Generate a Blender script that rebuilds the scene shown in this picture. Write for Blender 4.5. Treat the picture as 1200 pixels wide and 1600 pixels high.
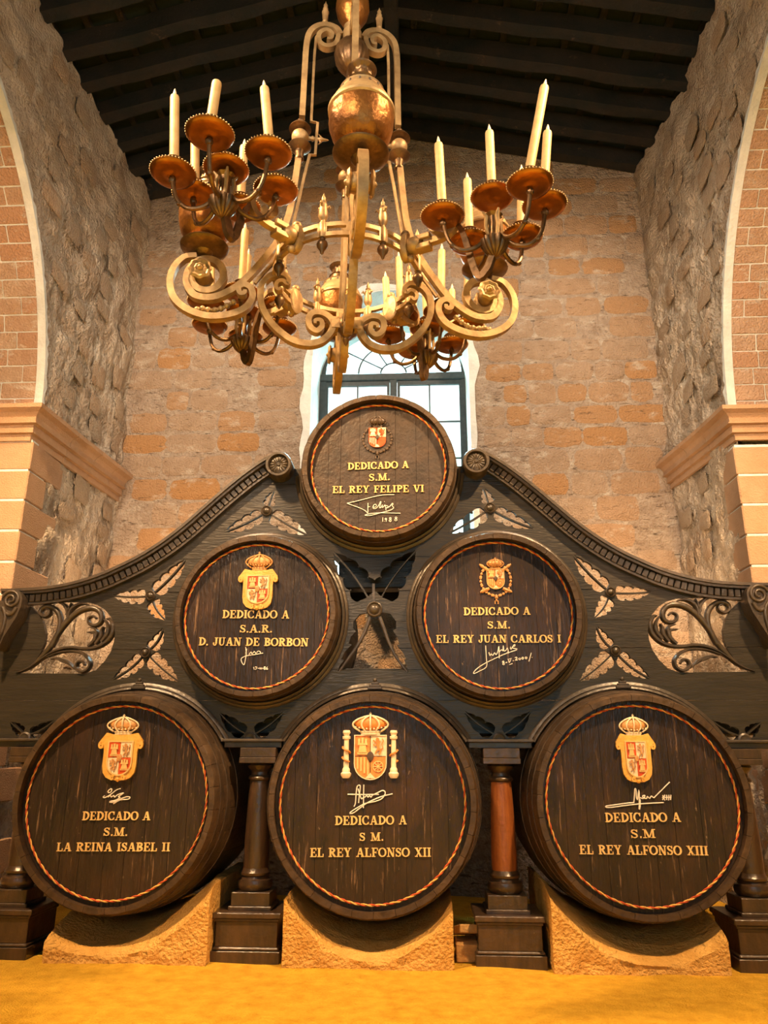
import bpy, bmesh, math, random
from mathutils import Vector, Matrix, noise
from mathutils.geometry import delaunay_2d_cdt
random.seed(7)
for _o in list(bpy.data.objects): bpy.data.objects.remove(_o)
SC = bpy.context.scene
COL = SC.collection
PI = math.pi
R = math.radians

# ------------------------------------------------------------------ camera
CAM = Vector((0.36, 0.0, 1.35)); FPX = 1185.0
PITCH, ROLL, YAW = 0.305, 0.003, 0.052
_rz = Matrix.Rotation(YAW, 3, 'Z')
_fw = _rz @ Vector((0, math.cos(PITCH), math.sin(PITCH)))
_rt = _rz @ Vector((1, 0, 0))
_up = _rt.cross(_fw)
RT = math.cos(ROLL)*_rt + math.sin(ROLL)*_up
UP = -math.sin(ROLL)*_rt + math.cos(ROLL)*_up
FW = _fw
cd = bpy.data.cameras.new('camera'); cam = bpy.data.objects.new('camera', cd); COL.objects.link(cam)
cd.sensor_fit = 'VERTICAL'; cd.sensor_height = 24.0; cd.lens = FPX/1600*24.0
cd.clip_start = 0.05; cd.clip_end = 200
_m = Matrix((RT, UP, -FW)).transposed().to_4x4(); _m.translation = CAM
cam.matrix_world = _m
SC.camera = cam

# ------------------------------------------------------------------ world, lights, exposure
SC.view_settings.view_transform = 'Standard'; SC.view_settings.look = 'None'
SC.view_settings.gamma = 1.0; SC.view_settings.use_curve_mapping = False
SC.view_settings.exposure = 0.12
w = bpy.data.worlds.new('world'); SC.world = w; w.use_nodes = True
w.node_tree.nodes['Background'].inputs[0].default_value = (0.36, 0.76, 0.80, 1)
w.node_tree.nodes['Background'].inputs[1].default_value = 0.06

def light(kind, name, loc, target, energy, color, **kw):
    l = bpy.data.lights.new(name, kind); l.energy = energy; l.color = color
    for k, v in kw.items(): setattr(l, k, v)
    o = bpy.data.objects.new(name, l); COL.objects.link(o); o.location = loc
    o.rotation_euler = (Vector(target)-Vector(loc)).to_track_quat('-Z', 'Y').to_euler()
    return o
WARM = (1.0, 0.62, 0.30)
# warm flood lamps high in the nave, shining down on the barrels and the sand
for _x in (-2.9, 3.4):
    light('SPOT', 'nave_floodlight', (_x, 2.4, 7.4), (_x*0.42, 5.5, 0.3), 3300, WARM, spot_size=R(80), spot_blend=0.6, shadow_soft_size=0.15)
# warm lamps aimed at the two piers
light('SPOT', 'pier_floodlight', (-2.6, 1.2, 3.6), (-3.5, 6.4, 4.6), 900, (1.0, 0.62, 0.36), spot_size=R(62), spot_blend=0.8, shadow_soft_size=0.12)
light('SPOT', 'pier_floodlight', (3.2, 1.2, 3.6), (3.6, 6.8, 4.6), 900, (1.0, 0.62, 0.36), spot_size=R(62), spot_blend=0.8, shadow_soft_size=0.12)
for _s in (-1, 1):
    light('SPOT', 'nave_fill_spot', (0.4+_s*2.9, 0.6, 5.2), (0.1-_s*3.2, 6.9, 6.4), 620, (1.0, 0.74, 0.52), spot_size=R(58), spot_blend=0.8, shadow_soft_size=0.2)  # added fill spots, cross-aimed to brighten the upper side walls
# added fill spots near the roof that brighten the upper back wall
for _x in (-2.3, 2.4):
    light('SPOT', 'gable_fill_spot', (_x, 4.4, 7.6), (_x*.35, 8.2, 4.9), 520, (1.0, 0.80, 0.62), spot_size=R(98), spot_blend=0.8, shadow_soft_size=0.25)
# soft fill spot that lights the chandelier from the front
light('SPOT', 'nave_fill_spot', (-1.5, -0.6, 5.4), (0.0, 4.0, 4.5), 520, (1.0, 0.74, 0.50), spot_size=R(70), spot_blend=0.8, shadow_soft_size=0.2)
# uplights standing behind the screen
for _x in (-2.0, 2.0):
    light('SPOT', 'wall_uplight', (_x*1.2, 6.9, 2.1), (_x*1.5, 8.2, 3.5), 70, (1.0, 0.64, 0.34), spot_size=R(80), spot_blend=0.5, shadow_soft_size=0.10)
# daylight from the doorway and windows behind the visitor
light('AREA', 'doorway_daylight', (0.8, -4.0, 3.0), (0.4, 6.0, 2.0), 75, (0.42, 0.80, 1.0), shape='RECTANGLE', size=4.8, size_y=2.6)
# area lamp for the sky outside, shining into the gable window
light('AREA', 'window_skylight', (0.1, 10.6, 8.2), (0.05, 8.3, 5.2), 2200, (0.50, 0.88, 1.0), shape='RECTANGLE', size=2.2, size_y=2.2)
light('SUN', 'sun', (0, 0, 20), (0.5, 6.0, 8.0), 14.0, (0.92, 1.0, 0.98), angle=R(0.5))

# ------------------------------------------------------------------ pixel helpers (a pixel is a direction; the plane gives the distance)
def ray(px, py): return FW + RT*((px-600)/FPX) + UP*((800-py)/FPX)
def atY(px, py, Y): d = ray(px, py); return CAM + d*((Y-CAM.y)/d.y)
def atZ(px, py, Z): d = ray(px, py); return CAM + d*((Z-CAM.z)/d.z)
def atX(px, py, X): d = ray(px, py); return CAM + d*((X-CAM.x)/d.x)

# ------------------------------------------------------------------ mesh building
class MB:
    def __init__(s): s.v = []; s.f = []
    def add(s, vs, fs):
        b = len(s.v); s.v += [Vector(v) for v in vs]; s.f += [[i+b for i in f] for f in fs]; return s
    def box(s, x0, x1, y0, y1, z0, z1, c=0.0, M=None):
        if c <= 0:
            vs = [(x, y, z) for x in (x0, x1) for y in (y0, y1) for z in (z0, z1)]
            fs = [(0,1,3,2),(4,6,7,5),(0,4,5,1),(2,3,7,6),(0,2,6,4),(1,5,7,3)]
        else:
            vs = []; idx = {}
            lo = (x0,y0,z0); hi = (x1,y1,z1)
            for a in range(3):
                for sx in (0,1):
                    for sy in (0,1):
                        for sz in (0,1):
                            sg = (sx,sy,sz)
                            p = [ (hi[k] if sg[k] else lo[k]) for k in range(3)]
                            for k in range(3):
                                if k != a: p[k] += (-c if sg[k] else c)
                            idx[(a,)+sg] = len(vs); vs.append(p)
            fs = []
            for a in range(3):
                b, d = [k for k in range(3) if k != a]
                for sa in (0,1):
                    q = []
                    for (u, v) in ((0,0),(1,0),(1,1),(0,1)):
                        sg = [0,0,0]; sg[a] = sa; sg[b] = u; sg[d] = v; q.append(idx[(a,)+tuple(sg)])
                    fs.append(q)
                for u in (0,1):
                    for v in (0,1):
                        g0 = [0,0,0]; g0[b] = u; g0[d] = v; g1 = list(g0); g1[a] = 1
                        fs.append([idx[(b,)+tuple(g0)], idx[(b,)+tuple(g1)], idx[(d,)+tuple(g1)], idx[(d,)+tuple(g0)]])
            for sx in (0,1):
                for sy in (0,1):
                    for sz in (0,1): fs.append([idx[(a,sx,sy,sz)] for a in range(3)])
        if M is not None: vs = [M @ Vector(v) for v in vs]
        return s.add(vs, fs)
    def lathe(s, prof, n=24, M=None, a0=0.0, a1=2*PI, flute=None):
        full = abs(a1-a0-2*PI) < 1e-6
        m = n if full else n+1
        vs = []; fs = []
        for (r, h) in prof:
            for k in range(m):
                a = a0+(a1-a0)*k/n
                rr = r*(flute(a, h) if flute else 1)
                v = Vector((rr*math.cos(a), rr*math.sin(a), h)); vs.append(M @ v if M is not None else v)
        for i in range(len(prof)-1):
            for k in range(n):
                k2 = (k+1) % m
                fs.append((i*m+k, i*m+k2, (i+1)*m+k2, (i+1)*m+k))
        if full:
            if prof[0][0] > 1e-5: fs.append(tuple(range(m-1, -1, -1)))
            if prof[-1][0] > 1e-5: fs.append(tuple((len(prof)-1)*m+k for k in range(m)))
        return s.add(vs, fs)
    def tube(s, pts, r, n=6, closed=False):
        pts = [Vector(p) for p in pts]; N = len(pts)
        rs = r if isinstance(r, (list, tuple)) else [r]*N
        vs = []; fs = []; prev = None
        for i in range(N):
            if closed: t = pts[(i+1) % N]-pts[i-1]
            else: t = pts[min(i+1, N-1)]-pts[max(i-1, 0)]
            if t.length < 1e-9: t = Vector((0,0,1))
            t.normalize()
            if prev is None:
                ref = Vector((0,1,0)) if abs(t.y) < 0.9 else Vector((1,0,0))
                prev = t.cross(ref).normalized()
            u = (prev - t*prev.dot(t))
            u = u.normalized() if u.length > 1e-6 else t.orthogonal().normalized()
            prev = u; vv = t.cross(u)
            for k in range(n):
                a = 2*PI*k/n; vs.append(pts[i]+(u*math.cos(a)+vv*math.sin(a))*rs[i])
        for i in range(N if closed else N-1):
            j = (i+1) % N
            for k in range(n):
                k2 = (k+1) % n; fs.append((i*n+k, i*n+k2, j*n+k2, j*n+k))
        if not closed:
            fs.append(tuple(range(n-1, -1, -1))); fs.append(tuple((N-1)*n+k for k in range(n)))
        return s.add(vs, fs)
    def band(s, pts, wid, P, d0, d1, bulge=0.0):
        """a strip of width wid following the 2-D points, from depth d0 to d1; bulge rounds the d0 side"""
        N = len(pts); ws = wid if isinstance(wid, (list, tuple)) else [wid]*N
        vs = []; fs = []
        sec = [(-.5, d1), (-.5, d0+bulge), (-.22, d0), (.22, d0), (.5, d0+bulge), (.5, d1)] if bulge else [(-.5, d1), (-.5, d0), (.5, d0), (.5, d1)]
        m = len(sec)
        for i in range(N):
            a = Vector(pts[max(i-1, 0)]); b = Vector(pts[min(i+1, N-1)])
            t = b-a
            if t.length < 1e-9: t = Vector((1, 0))
            t.normalize(); nn = Vector((-t.y, t.x))
            for (o, d) in sec:
                q = Vector(pts[i])+nn*(o*ws[i]); vs.append(P(q.x, q.y, d))
        for i in range(N-1):
            for k in range(m):
                k2 = (k+1) % m; fs.append((i*m+k, i*m+k2, (i+1)*m+k2, (i+1)*m+k))
        fs.append(tuple(range(m-1, -1, -1))); fs.append(tuple((N-1)*m+k for k in range(m)))
        return s.add(vs, fs)
    def poly(s, pts, P, d0, d1):
        """prism over one (possibly concave) outline"""
        return s.flat(pts, [], P, d0, d1)
    def flat(s, outer, holes, P, d0, d1):
        for pts, tris in cut(outer, holes, []).values(): s.prism(pts, tris, P, d0, d1)
        return s
    def prism(s, pts, tris, P, d0, d1):
        used = sorted({i for t in tris for i in t}); mp = {i: k for k, i in enumerate(used)}; n = len(used)
        vs = [P(pts[i][0], pts[i][1], d0) for i in used]+[P(pts[i][0], pts[i][1], d1) for i in used]
        fs = []; ec = {}
        for t in tris:
            a, b, c = [mp[i] for i in t]
            fs.append((a, b, c)); fs.append((c+n, b+n, a+n))
            for e in ((a, b), (b, c), (c, a)):
                k = (min(e), max(e)); ec.setdefault(k, []).append(e)
        for k, es in ec.items():
            if len(es) == 1:
                a, b = es[0]; fs.append((b, a, a+n, b+n))
        return s.add(vs, fs)
    def sphere(s, c, r, n=10, m=6, sc=(1,1,1)):
        prof = [(math.sin(PI*i/m), -math.cos(PI*i/m)) for i in range(m+1)]
        prof[0] = (1e-6, -1); prof[-1] = (1e-6, 1)
        M = Matrix.Translation(Vector(c)) @ Matrix.Diagonal((r*sc[0], r*sc[1], r*sc[2], 1))
        return s.lathe(prof, n, M)
    def mesh(s, name, smooth=35, recalc=True):
        me = bpy.data.meshes.new(name); me.from_pydata([tuple(v) for v in s.v], [], s.f)
        if recalc:
            b = bmesh.new(); b.from_mesh(me); bmesh.ops.recalc_face_normals(b, faces=b.faces); b.to_mesh(me); b.free()
        if smooth:
            me.shade_smooth(); me.set_sharp_from_angle(angle=R(smooth))
        me.update(); return me

def inside(p, loop):
    x, y = p; c = False; n = len(loop); j = n-1
    for i in range(n):
        xi, yi = loop[i]; xj, yj = loop[j]
        if (yi > y) != (yj > y) and x < (xj-xi)*(y-yi)/(yj-yi)+xi: c = not c
        j = i
    return c

def cut(outer, holes, seams, gap=0.003):
    """triangulate outer minus holes, split at horizontal seams; returns {board index: (pts, tris)}"""
    vs = []; es = []
    for lp in [outer]+list(holes):
        b = len(vs); n = len(lp); vs += [Vector(q[:2]) for q in lp]
        es += [(b+i, b+(i+1) % n) for i in range(n)]
    xs = [v.x for v in vs]; x0 = min(xs)-.1; x1 = max(xs)+.1
    for z in seams:
        for zz in (z-gap/2, z+gap/2):
            b = len(vs); vs += [Vector((x0, zz)), Vector((x1, zz))]; es.append((b, b+1))
    r = delaunay_2d_cdt(vs, es, [], 0, 1e-6)
    pts = [(v.x, v.y) for v in r[0]]; out = {}
    ss = sorted(seams)
    for t in r[2]:
        c = (sum(pts[i][0] for i in t)/3, sum(pts[i][1] for i in t)/3)
        if not inside(c, outer) or any(inside(c, h) for h in holes): continue
        if any(abs(c[1]-z) < gap/2 for z in ss): continue
        k = sum(1 for z in ss if c[1] > z)
        out.setdefault(k, []).append(tuple(t))
    return {k: (pts, v) for k, v in out.items()}

def FXZ(u, v, d): return Vector((u, d, v))           # facade mapping: u = x, v = z, depth = y
def smooth_path(pts, n=6, closed=False):
    pts = [Vector(p) for p in pts]; N = len(pts); out = []
    for i in range(N if closed else N-1):
        g = lambda k: pts[k % N] if closed else pts[min(max(k, 0), N-1)]
        p0, p1, p2, p3 = g(i-1), g(i), g(i+1), g(i+2)
        for k in range(n):
            t = k/n
            out.append(0.5*((2*p1)+(p2-p0)*t+(2*p0-5*p1+4*p2-p3)*t*t+(3*p1-p0-3*p2+p3)*t**3))
    if not closed: out.append(pts[-1])
    return out
def lerp(a, b, t): return a+(b-a)*t
def taper(N, *ws):
    out = []
    for i in range(N):
        t = i/(N-1)*(len(ws)-1); k = min(int(t), len(ws)-2); out.append(lerp(ws[k], ws[k+1], t-k))
    return out

# ------------------------------------------------------------------ objects
PW = {}
def tag(o, label=None, cat=None, group=None, kind=None):
    if label: o['label'] = label
    if cat: o['category'] = cat
    if group: o['group'] = group
    if kind: o['kind'] = kind
    return o
def thing(name, label, cat, loc, group=None):
    o = bpy.data.objects.new(name, None); COL.objects.link(o); o.location = loc
    o.empty_display_size = 0.1; PW[o.name] = Vector(loc); return tag(o, label, cat, group)
def put(name, me, m, parent=None, M=None):
    if isinstance(me, MB): me = me.mesh(name)
    if m is not None and not me.materials: me.materials.append(m)
    o = bpy.data.objects.new(name, me); COL.objects.link(o)
    if parent is not None:
        o.parent = parent
        if parent.name in PW: o.matrix_parent_inverse = Matrix.Translation(-PW[parent.name])
    if M is not None: o.matrix_basis = M
    return o
def struct(name, me, m):
    o = put(name, me, m); o['kind'] = 'structure'; return o
def copy_under(o, parent, M):
    c = o.copy(); COL.objects.link(c); c.parent = parent; c.matrix_basis = M
    for ch in o.children:
        d = ch.copy(); COL.objects.link(d); d.parent = c
    return c
T = Matrix.Translation

# ------------------------------------------------------------------ materials
def mat(name, col, rough=0.6, metal=0.0, col2=None, scale=8.0, stretch=(1,1,1), bump=0.0, bscale=40.0, spec=0.5,
        rnd=0.0, rcol=None, rmin=0.0, detail=6.0, lo=0.35, hi=0.65, coat=0.0, coatr=0.25, extra=None, bstretch=None, bdist=0.02):
    m = bpy.data.materials.new(name); m.use_nodes = True; nt = m.node_tree; N = nt.nodes; L = nt.links
    p = N['Principled BSDF']
    p.inputs['Roughness'].default_value = rough; p.inputs['Metallic'].default_value = metal
    p.inputs['Specular IOR Level'].default_value = spec
    p.inputs['Coat Weight'].default_value = coat; p.inputs['Coat Roughness'].default_value = coatr
    p.inputs['Base Color'].default_value = (*col, 1)
    tc = N.new('ShaderNodeTexCoord'); geo = N.new('ShaderNodeNewGeometry')
    src = geo.outputs['Position']
    cur = None
    if col2 is not None:
        mp = N.new('ShaderNodeMapping'); mp.inputs['Scale'].default_value = stretch; L.new(src, mp.inputs[0])
        nz = N.new('ShaderNodeTexNoise'); nz.inputs['Scale'].default_value = scale; nz.inputs['Detail'].default_value = detail
        nz.inputs['Roughness'].default_value = 0.62
        L.new(mp.outputs[0], nz.inputs['Vector'])
        cr = N.new('ShaderNodeValToRGB'); cr.color_ramp.elements[0].position = lo; cr.color_ramp.elements[1].position = hi
        cr.color_ramp.elements[0].color = (*col, 1); cr.color_ramp.elements[1].color = (*col2, 1)
        L.new(nz.outputs['Fac'], cr.inputs[0]); cur = cr.outputs[0]
    if rcol is not None:
        oi = N.new('ShaderNodeObjectInfo'); mx = N.new('ShaderNodeMix'); mx.data_type = 'RGBA'
        mr = N.new('ShaderNodeMapRange'); mr.inputs['From Min'].default_value = rmin; mr.inputs['To Max'].default_value = rnd; L.new(oi.outputs['Random'], mr.inputs[0])
        L.new(mr.outputs[0], mx.inputs['Factor'])
        if cur is not None: L.new(cur, mx.inputs['A'])
        else: mx.inputs['A'].default_value = (*col, 1)
        mx.inputs['B'].default_value = (*rcol, 1); cur = mx.outputs['Result']
    if extra: cur = extra(nt, src, cur)
    if cur is not None: L.new(cur, p.inputs['Base Color'])
    if bump:
        nb = N.new('ShaderNodeTexNoise'); nb.inputs['Scale'].default_value = bscale; nb.inputs['Detail'].default_value = 5
        if bstretch:
            mb = N.new('ShaderNodeMapping'); mb.inputs['Scale'].default_value = bstretch; L.new(src, mb.inputs[0]); L.new(mb.outputs[0], nb.inputs['Vector'])
        else: L.new(src, nb.inputs['Vector'])
        bp = N.new('ShaderNodeBump'); bp.inputs['Strength'].default_value = bump; bp.inputs['Distance'].default_value = bdist
        L.new(nb.outputs['Fac'], bp.inputs['Height']); L.new(bp.outputs[0], p.inputs['Normal'])
        if coat: L.new(bp.outputs[0], p.inputs['Coat Normal'])
    return m
def streaks(col, scale, stretch, lo, hi, amt=0.8):
    """pale marks with a shape of their own (drips, flaked paint, efflorescence)"""
    def f(nt, src, cur):
        N = nt.nodes; L = nt.links
        mp = N.new('ShaderNodeMapping'); mp.inputs['Scale'].default_value = stretch; L.new(src, mp.inputs[0])
        nz = N.new('ShaderNodeTexNoise'); nz.inputs['Scale'].default_value = scale; nz.inputs['Detail'].default_value = 8; nz.inputs['Roughness'].default_value = .7
        L.new(mp.outputs[0], nz.inputs['Vector'])
        mr = N.new('ShaderNodeMapRange'); mr.inputs['From Min'].default_value = lo; mr.inputs['From Max'].default_value = hi; mr.inputs['To Max'].default_value = amt
        L.new(nz.outputs['Fac'], mr.inputs[0])
        mx = N.new('ShaderNodeMix'); mx.data_type = 'RGBA'; L.new(mr.outputs[0], mx.inputs['Factor'])
        L.new(cur, mx.inputs['A']); mx.inputs['B'].default_value = (*col, 1)
        return mx.outputs['Result']
    return f
def chain(*fs):
    def f(nt, src, cur):
        for g in fs: cur = g(nt, src, cur)
        return cur
    return f

PALE = (0.62, 0.56, 0.46)
M_STONE = mat('wall_stone', (0.38, 0.27, 0.18), .95, bdist=.05, col2=(0.47, 0.345, 0.24), scale=5, bump=.9, bscale=55, rnd=1.0, rmin=.45, rcol=(0.46, 0.25, 0.105), spec=.2,
              extra=chain(streaks(PALE, 3.5, (1,1,1.8), .55, .68, .65), streaks((.15,.095,.055), 8, (1,1,4.0), .58, .66, .75)))
M_MORTAR = mat('lime_mortar', (0.34, 0.255, 0.185), .97, bdist=.06, col2=(0.48, 0.385, 0.295), scale=6, bump=1.0, bscale=38, spec=.15,
               extra=chain(streaks(PALE, 2.8, (1,1,2.4), .53, .66, .75), streaks((.11,.075,.05), 7, (1,1,4.0), .57, .65, .85)))
M_RUBBLE = mat('rubble_render', (0.38, 0.295, 0.21), .97, bdist=.06, col2=(0.60, 0.51, 0.40), scale=3.2, bump=1.0, bscale=30, spec=.15,
               extra=chain(streaks((.66,.62,.52), 2.4, (1,2.2,.8), .56, .70, .75), streaks((.20,.115,.055), 1.5, (1,1.4,1), .55, .68, .6), streaks((.05,.04,.03), 9, (1,2.2,1), .62, .70, .9)))
M_RSTONE = mat('rubble_stone', (0.44, 0.31, 0.20), .95, bdist=.05, col2=(0.54, 0.42, 0.30), scale=6, bump=.9, bscale=45, rnd=.8, rcol=(0.42, 0.34, 0.25), spec=.2)
M_QUOIN = mat('dressed_sandstone', (0.40, 0.25, 0.15), .93, col2=(0.47, 0.305, 0.195), scale=9, bump=.6, bscale=70, rnd=.6, rcol=(0.46, 0.29, 0.17), spec=.2)
M_BRICK = mat('arch_brick', (0.51, 0.345, 0.23), .94, bdist=.05, col2=(0.62, 0.45, 0.32), scale=7, bump=.9, bscale=50, rnd=.8, rcol=(0.53, 0.30, 0.175), spec=.2,
              extra=streaks((.72,.66,.56), 6, (1,1,2), .55, .68, .65))
M_PLASTER = mat('white_plaster', (0.60, 0.63, 0.60), .95, col2=(0.74, 0.77, 0.74), scale=5, bump=.6, bscale=30, spec=.2,
                extra=streaks((.22,.21,.18), 8, (1,1,.5), .62, .74, .7))
M_SAND = mat('yellow_sand', (0.60, 0.32, 0.026), .98, bdist=.032, col2=(0.84, 0.50, 0.055), scale=9, bump=1.0, bscale=75, spec=.1, lo=.3, hi=.7)
M_CRADLE = mat('sand_dusted_stone', (0.60, 0.32, 0.075), .97, bdist=.035, col2=(0.78, 0.46, 0.135), scale=5, bump=1.0, bscale=45, spec=.1,
               extra=streaks((.20,.105,.03), 5, (1,1,1), .60, .72, .75))
M_SCREEN = mat('ebonised_timber', (0.020, 0.017, 0.013), .46, col2=(0.040, 0.031, 0.022), scale=3, stretch=(1,1,7), bump=.25, bscale=14, bstretch=(1,1,5), spec=.3, coat=.40, coatr=.24,
               rnd=.5, rcol=(0.028, 0.023, 0.017), extra=streaks((.16,.10,.06), 9, (1,1,8), .70, .78, .5))
M_MOULD = mat('ebonised_moulding', (0.038, 0.029, 0.021), .38, col2=(0.07, 0.05, 0.034), scale=10, bump=.2, bscale=30, spec=.5, coat=.3, coatr=.3)
M_COLUMN = mat('dark_turned_wood', (0.032, 0.020, 0.012), .33, col2=(0.07, 0.038, 0.019), scale=6, stretch=(3,3,.6), bump=.2, bscale=30, spec=.5, coat=.35, coatr=.25,
               extra=streaks((.30,.22,.15), 30, (1,1,1), .68, .75, .6))
M_OAK = mat('bare_oak', (0.30, 0.095, 0.022), .42, col2=(0.20, 0.055, 0.012), scale=7, stretch=(6,6,.6), bump=.2, bscale=30, spec=.5)
M_STAVE = mat('stave_oak', (0.036, 0.021, 0.011), .48, col2=(0.095, 0.056, 0.028), scale=6, stretch=(2,1,2), bump=.4, bscale=22, spec=.4, rnd=.7, rcol=(0.05, 0.03, 0.016))
M_HEAD = mat('barrel_head_oak', (0.011, 0.0065, 0.004), .55, col2=(0.036, 0.019, 0.0105), scale=3.5, stretch=(4,1,.7), bump=.35, bscale=16, bstretch=(3,1,.8), spec=.25, coat=.42, coatr=.20,
             rnd=.8, rcol=(0.022, 0.0115, 0.0065), extra=chain(streaks((.060,.026,.012), 1.6, (2,1,1), .50, .66, .6), streaks((.26,.155,.09), 3.2, (12,1,.8), .59, .68, .75), streaks((.32,.22,.14), 30, (1,1,.5), .66, .73, .65)))
M_HEAD_TOP = mat('pale_barrel_head_oak', (0.018, 0.0095, 0.0055), .5, col2=(0.056, 0.031, 0.017), scale=5, stretch=(1.5,1,2), bump=.3, bscale=30, spec=.5, coat=.15, coatr=.4, rnd=.4, rcol=(0.036,0.021,0.012))
M_HOOP = mat('old_hoop', (0.045, 0.030, 0.018), .5, col2=(0.09, 0.055, 0.03), scale=12, bump=.3, bscale=40, metal=.3)
M_GOLD = mat('gold_paint', (0.72, 0.47, 0.17), .5, col2=(0.80, 0.56, 0.24), scale=25, spec=.5)
M_CARTOUCHE = mat('gilded_cartouche', (0.70, 0.36, 0.055), .45, col2=(0.82, 0.48, 0.12), scale=22, bump=.2, bscale=60)
M_WHITE = mat('white_paint', (0.80, 0.74, 0.66), .6)
M_REDP = mat('red_enamel', (0.60, 0.07, 0.012), .45, col2=(0.70, 0.11, 0.02), scale=30)
M_ORANGE = mat('orange_enamel', (0.66, 0.20, 0.04), .45, col2=(0.76, 0.29, 0.07), scale=30)
M_CREAM = mat('cream_enamel', (0.78, 0.62, 0.40), .5, col2=(0.84, 0.72, 0.52), scale=30)
M_DARKP = mat('dark_relief', (0.055, 0.034, 0.02), .5, col2=(0.10, 0.06, 0.034), scale=30)
M_COPPER = mat('aged_gilt', (0.48, 0.22, 0.07), .45, col2=(0.66, 0.36, 0.14), scale=40, bump=.2, bscale=70)
M_ROPER = mat('red_cord', (0.52, 0.075, 0.012), .8, bump=.3, bscale=200)
M_ROPEY = mat('yellow_cord', (0.74, 0.42, 0.10), .8, bump=.3, bscale=200)
M_BRASS = mat('dull_brass', (0.52, 0.355, 0.17), .50, metal=.5, col2=(0.28, 0.175, 0.08), scale=10, bump=.12, bscale=40)
M_BRASSD = mat('dark_bronze', (0.09, 0.050, 0.024), .38, metal=.7, col2=(0.22, 0.125, 0.055), scale=12, bump=.12, bscale=40)
M_PAN = mat('copper_pan', (0.40, 0.15, 0.028), .30, metal=.9, col2=(0.22, 0.08, 0.018), scale=9, bump=.08, bscale=40)
M_BOWL = mat('amber_copper', (0.40, 0.165, 0.036), .40, metal=.75, col2=(0.16, 0.062, 0.016), scale=8, bump=.55, bscale=16)
M_WAX = mat('ivory_wax', (0.62, 0.40, 0.16), .55, col2=(0.70, 0.50, 0.24), scale=20)
M_WICK = mat('pale_bulb_tip', (0.80, 0.68, 0.50), .4)
M_IRON = mat('window_iron', (0.030, 0.040, 0.042), .5, col2=(0.055, 0.062, 0.06), scale=20)
M_ROOF = mat('shade_tinted_roof_boards', (0.005, 0.015, 0.0135), .9, col2=(0.009, 0.016, 0.014), scale=4, stretch=(1,4,1), bump=.4, bscale=20)  # teal-black shadow tint of the roof is put into the base colour
M_RAFTER = mat('shade_tinted_rafter', (0.005, 0.0085, 0.008), .9, col2=(0.020, 0.015, 0.011), scale=3, bump=.6, bscale=20, extra=streaks((.20,.11,.06), 5, (1,1,1), .62, .74, .6))  # slight teal shadow tint put into the rafter colour
M_BACKDROP = mat('white_backdrop', (0.80, 0.86, 0.86), .9)  # for the added bright backdrop behind the window
M_BLOCK = mat('rough_wood', (0.42, 0.22, 0.06), .9, col2=(0.50, 0.30, 0.10), scale=12, bump=.6, bscale=40)
g = bpy.data.materials.new('window_glass'); g.use_nodes = True; nt = g.node_tree
nt.nodes.remove(nt.nodes['Principled BSDF'])
_t = nt.nodes.new('ShaderNodeBsdfTransparent'); _t.inputs[0].default_value = (.93, .98, .98, 1)
_g = nt.nodes.new('ShaderNodeBsdfGlossy'); _g.inputs['Roughness'].default_value = .05
_x = nt.nodes.new('ShaderNodeMixShader'); _x.inputs[0].default_value = .06
nt.links.new(_t.outputs[0], _x.inputs[1]); nt.links.new(_g.outputs[0], _x.inputs[2]); nt.links.new(_x.outputs[0], nt.nodes['Material Output'].inputs[0])
M_GLASS = g
# ================================================================== THE ROOM
YB = 8.2                       # back wall
RIDGE = (0.09, 9.22); EAVE_L = 8.30; EAVE_R = 8.46
def roof_z(x):
    return lerp(EAVE_L, RIDGE[1], (x+3.3)/(RIDGE[0]+3.3)) if x < RIDGE[0] else lerp(RIDGE[1], EAVE_R, (x-RIDGE[0])/(3.35-RIDGE[0]))

# ---- floor of raked sand
b = MB(); nx, ny = 140, 100; X0, X1, Y0, Y1 = -7.8, 7.8, -3.0, 9.4
for j in range(ny+1):
    for i in range(nx+1):
        x = lerp(X0, X1, i/nx); y = lerp(Y0, Y1, j/ny)
        z = 0.028*noise.noise(Vector((x*.9, y*.9, 3)))+0.010*noise.noise(Vector((x*3.1, y*3.1, 9)))-0.012
        b.v.append(Vector((x, y, z)))
for j in range(ny):
    for i in range(nx):
        a = j*(nx+1)+i; b.f.append([a, a+1, a+nx+2, a+nx+1])
struct('floor', b.mesh('floor', 180), M_SAND)

# ---- window opening in the back wall
WXC = (atY(478, 650, YB).x+atY(742, 650, YB).x)/2
WHW = (atY(742, 650, YB).x-atY(478, 650, YB).x)/2-0.02      # half width of the opening
WSILL = atY(590, 905, YB).z; WSPR = atY(600, 560, YB).z     # sill, springing
def arch_loop(xc, hw, z0, zs, n=20, rise=None):
    rise = rise or hw
    return [(xc-hw, z0), (xc+hw, z0)]+[(xc+hw*math.cos(PI*k/n), zs+rise*math.sin(PI*k/n)) for k in range(n+1)]
hole = arch_loop(WXC, WHW, WSILL, WSPR)
outer = [(-7.6, -.1), (7.6, -.1), (7.6, roof_z(7.6)+.12), (RIDGE[0], RIDGE[1]+.12), (-7.6, roof_z(-7.6)+.12)]
b = MB(); b.flat(outer, [hole], FXZ, YB, YB+1.0)
wall_back = struct('wall_back', b.mesh('wall_back', 20), M_MORTAR)

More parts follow.
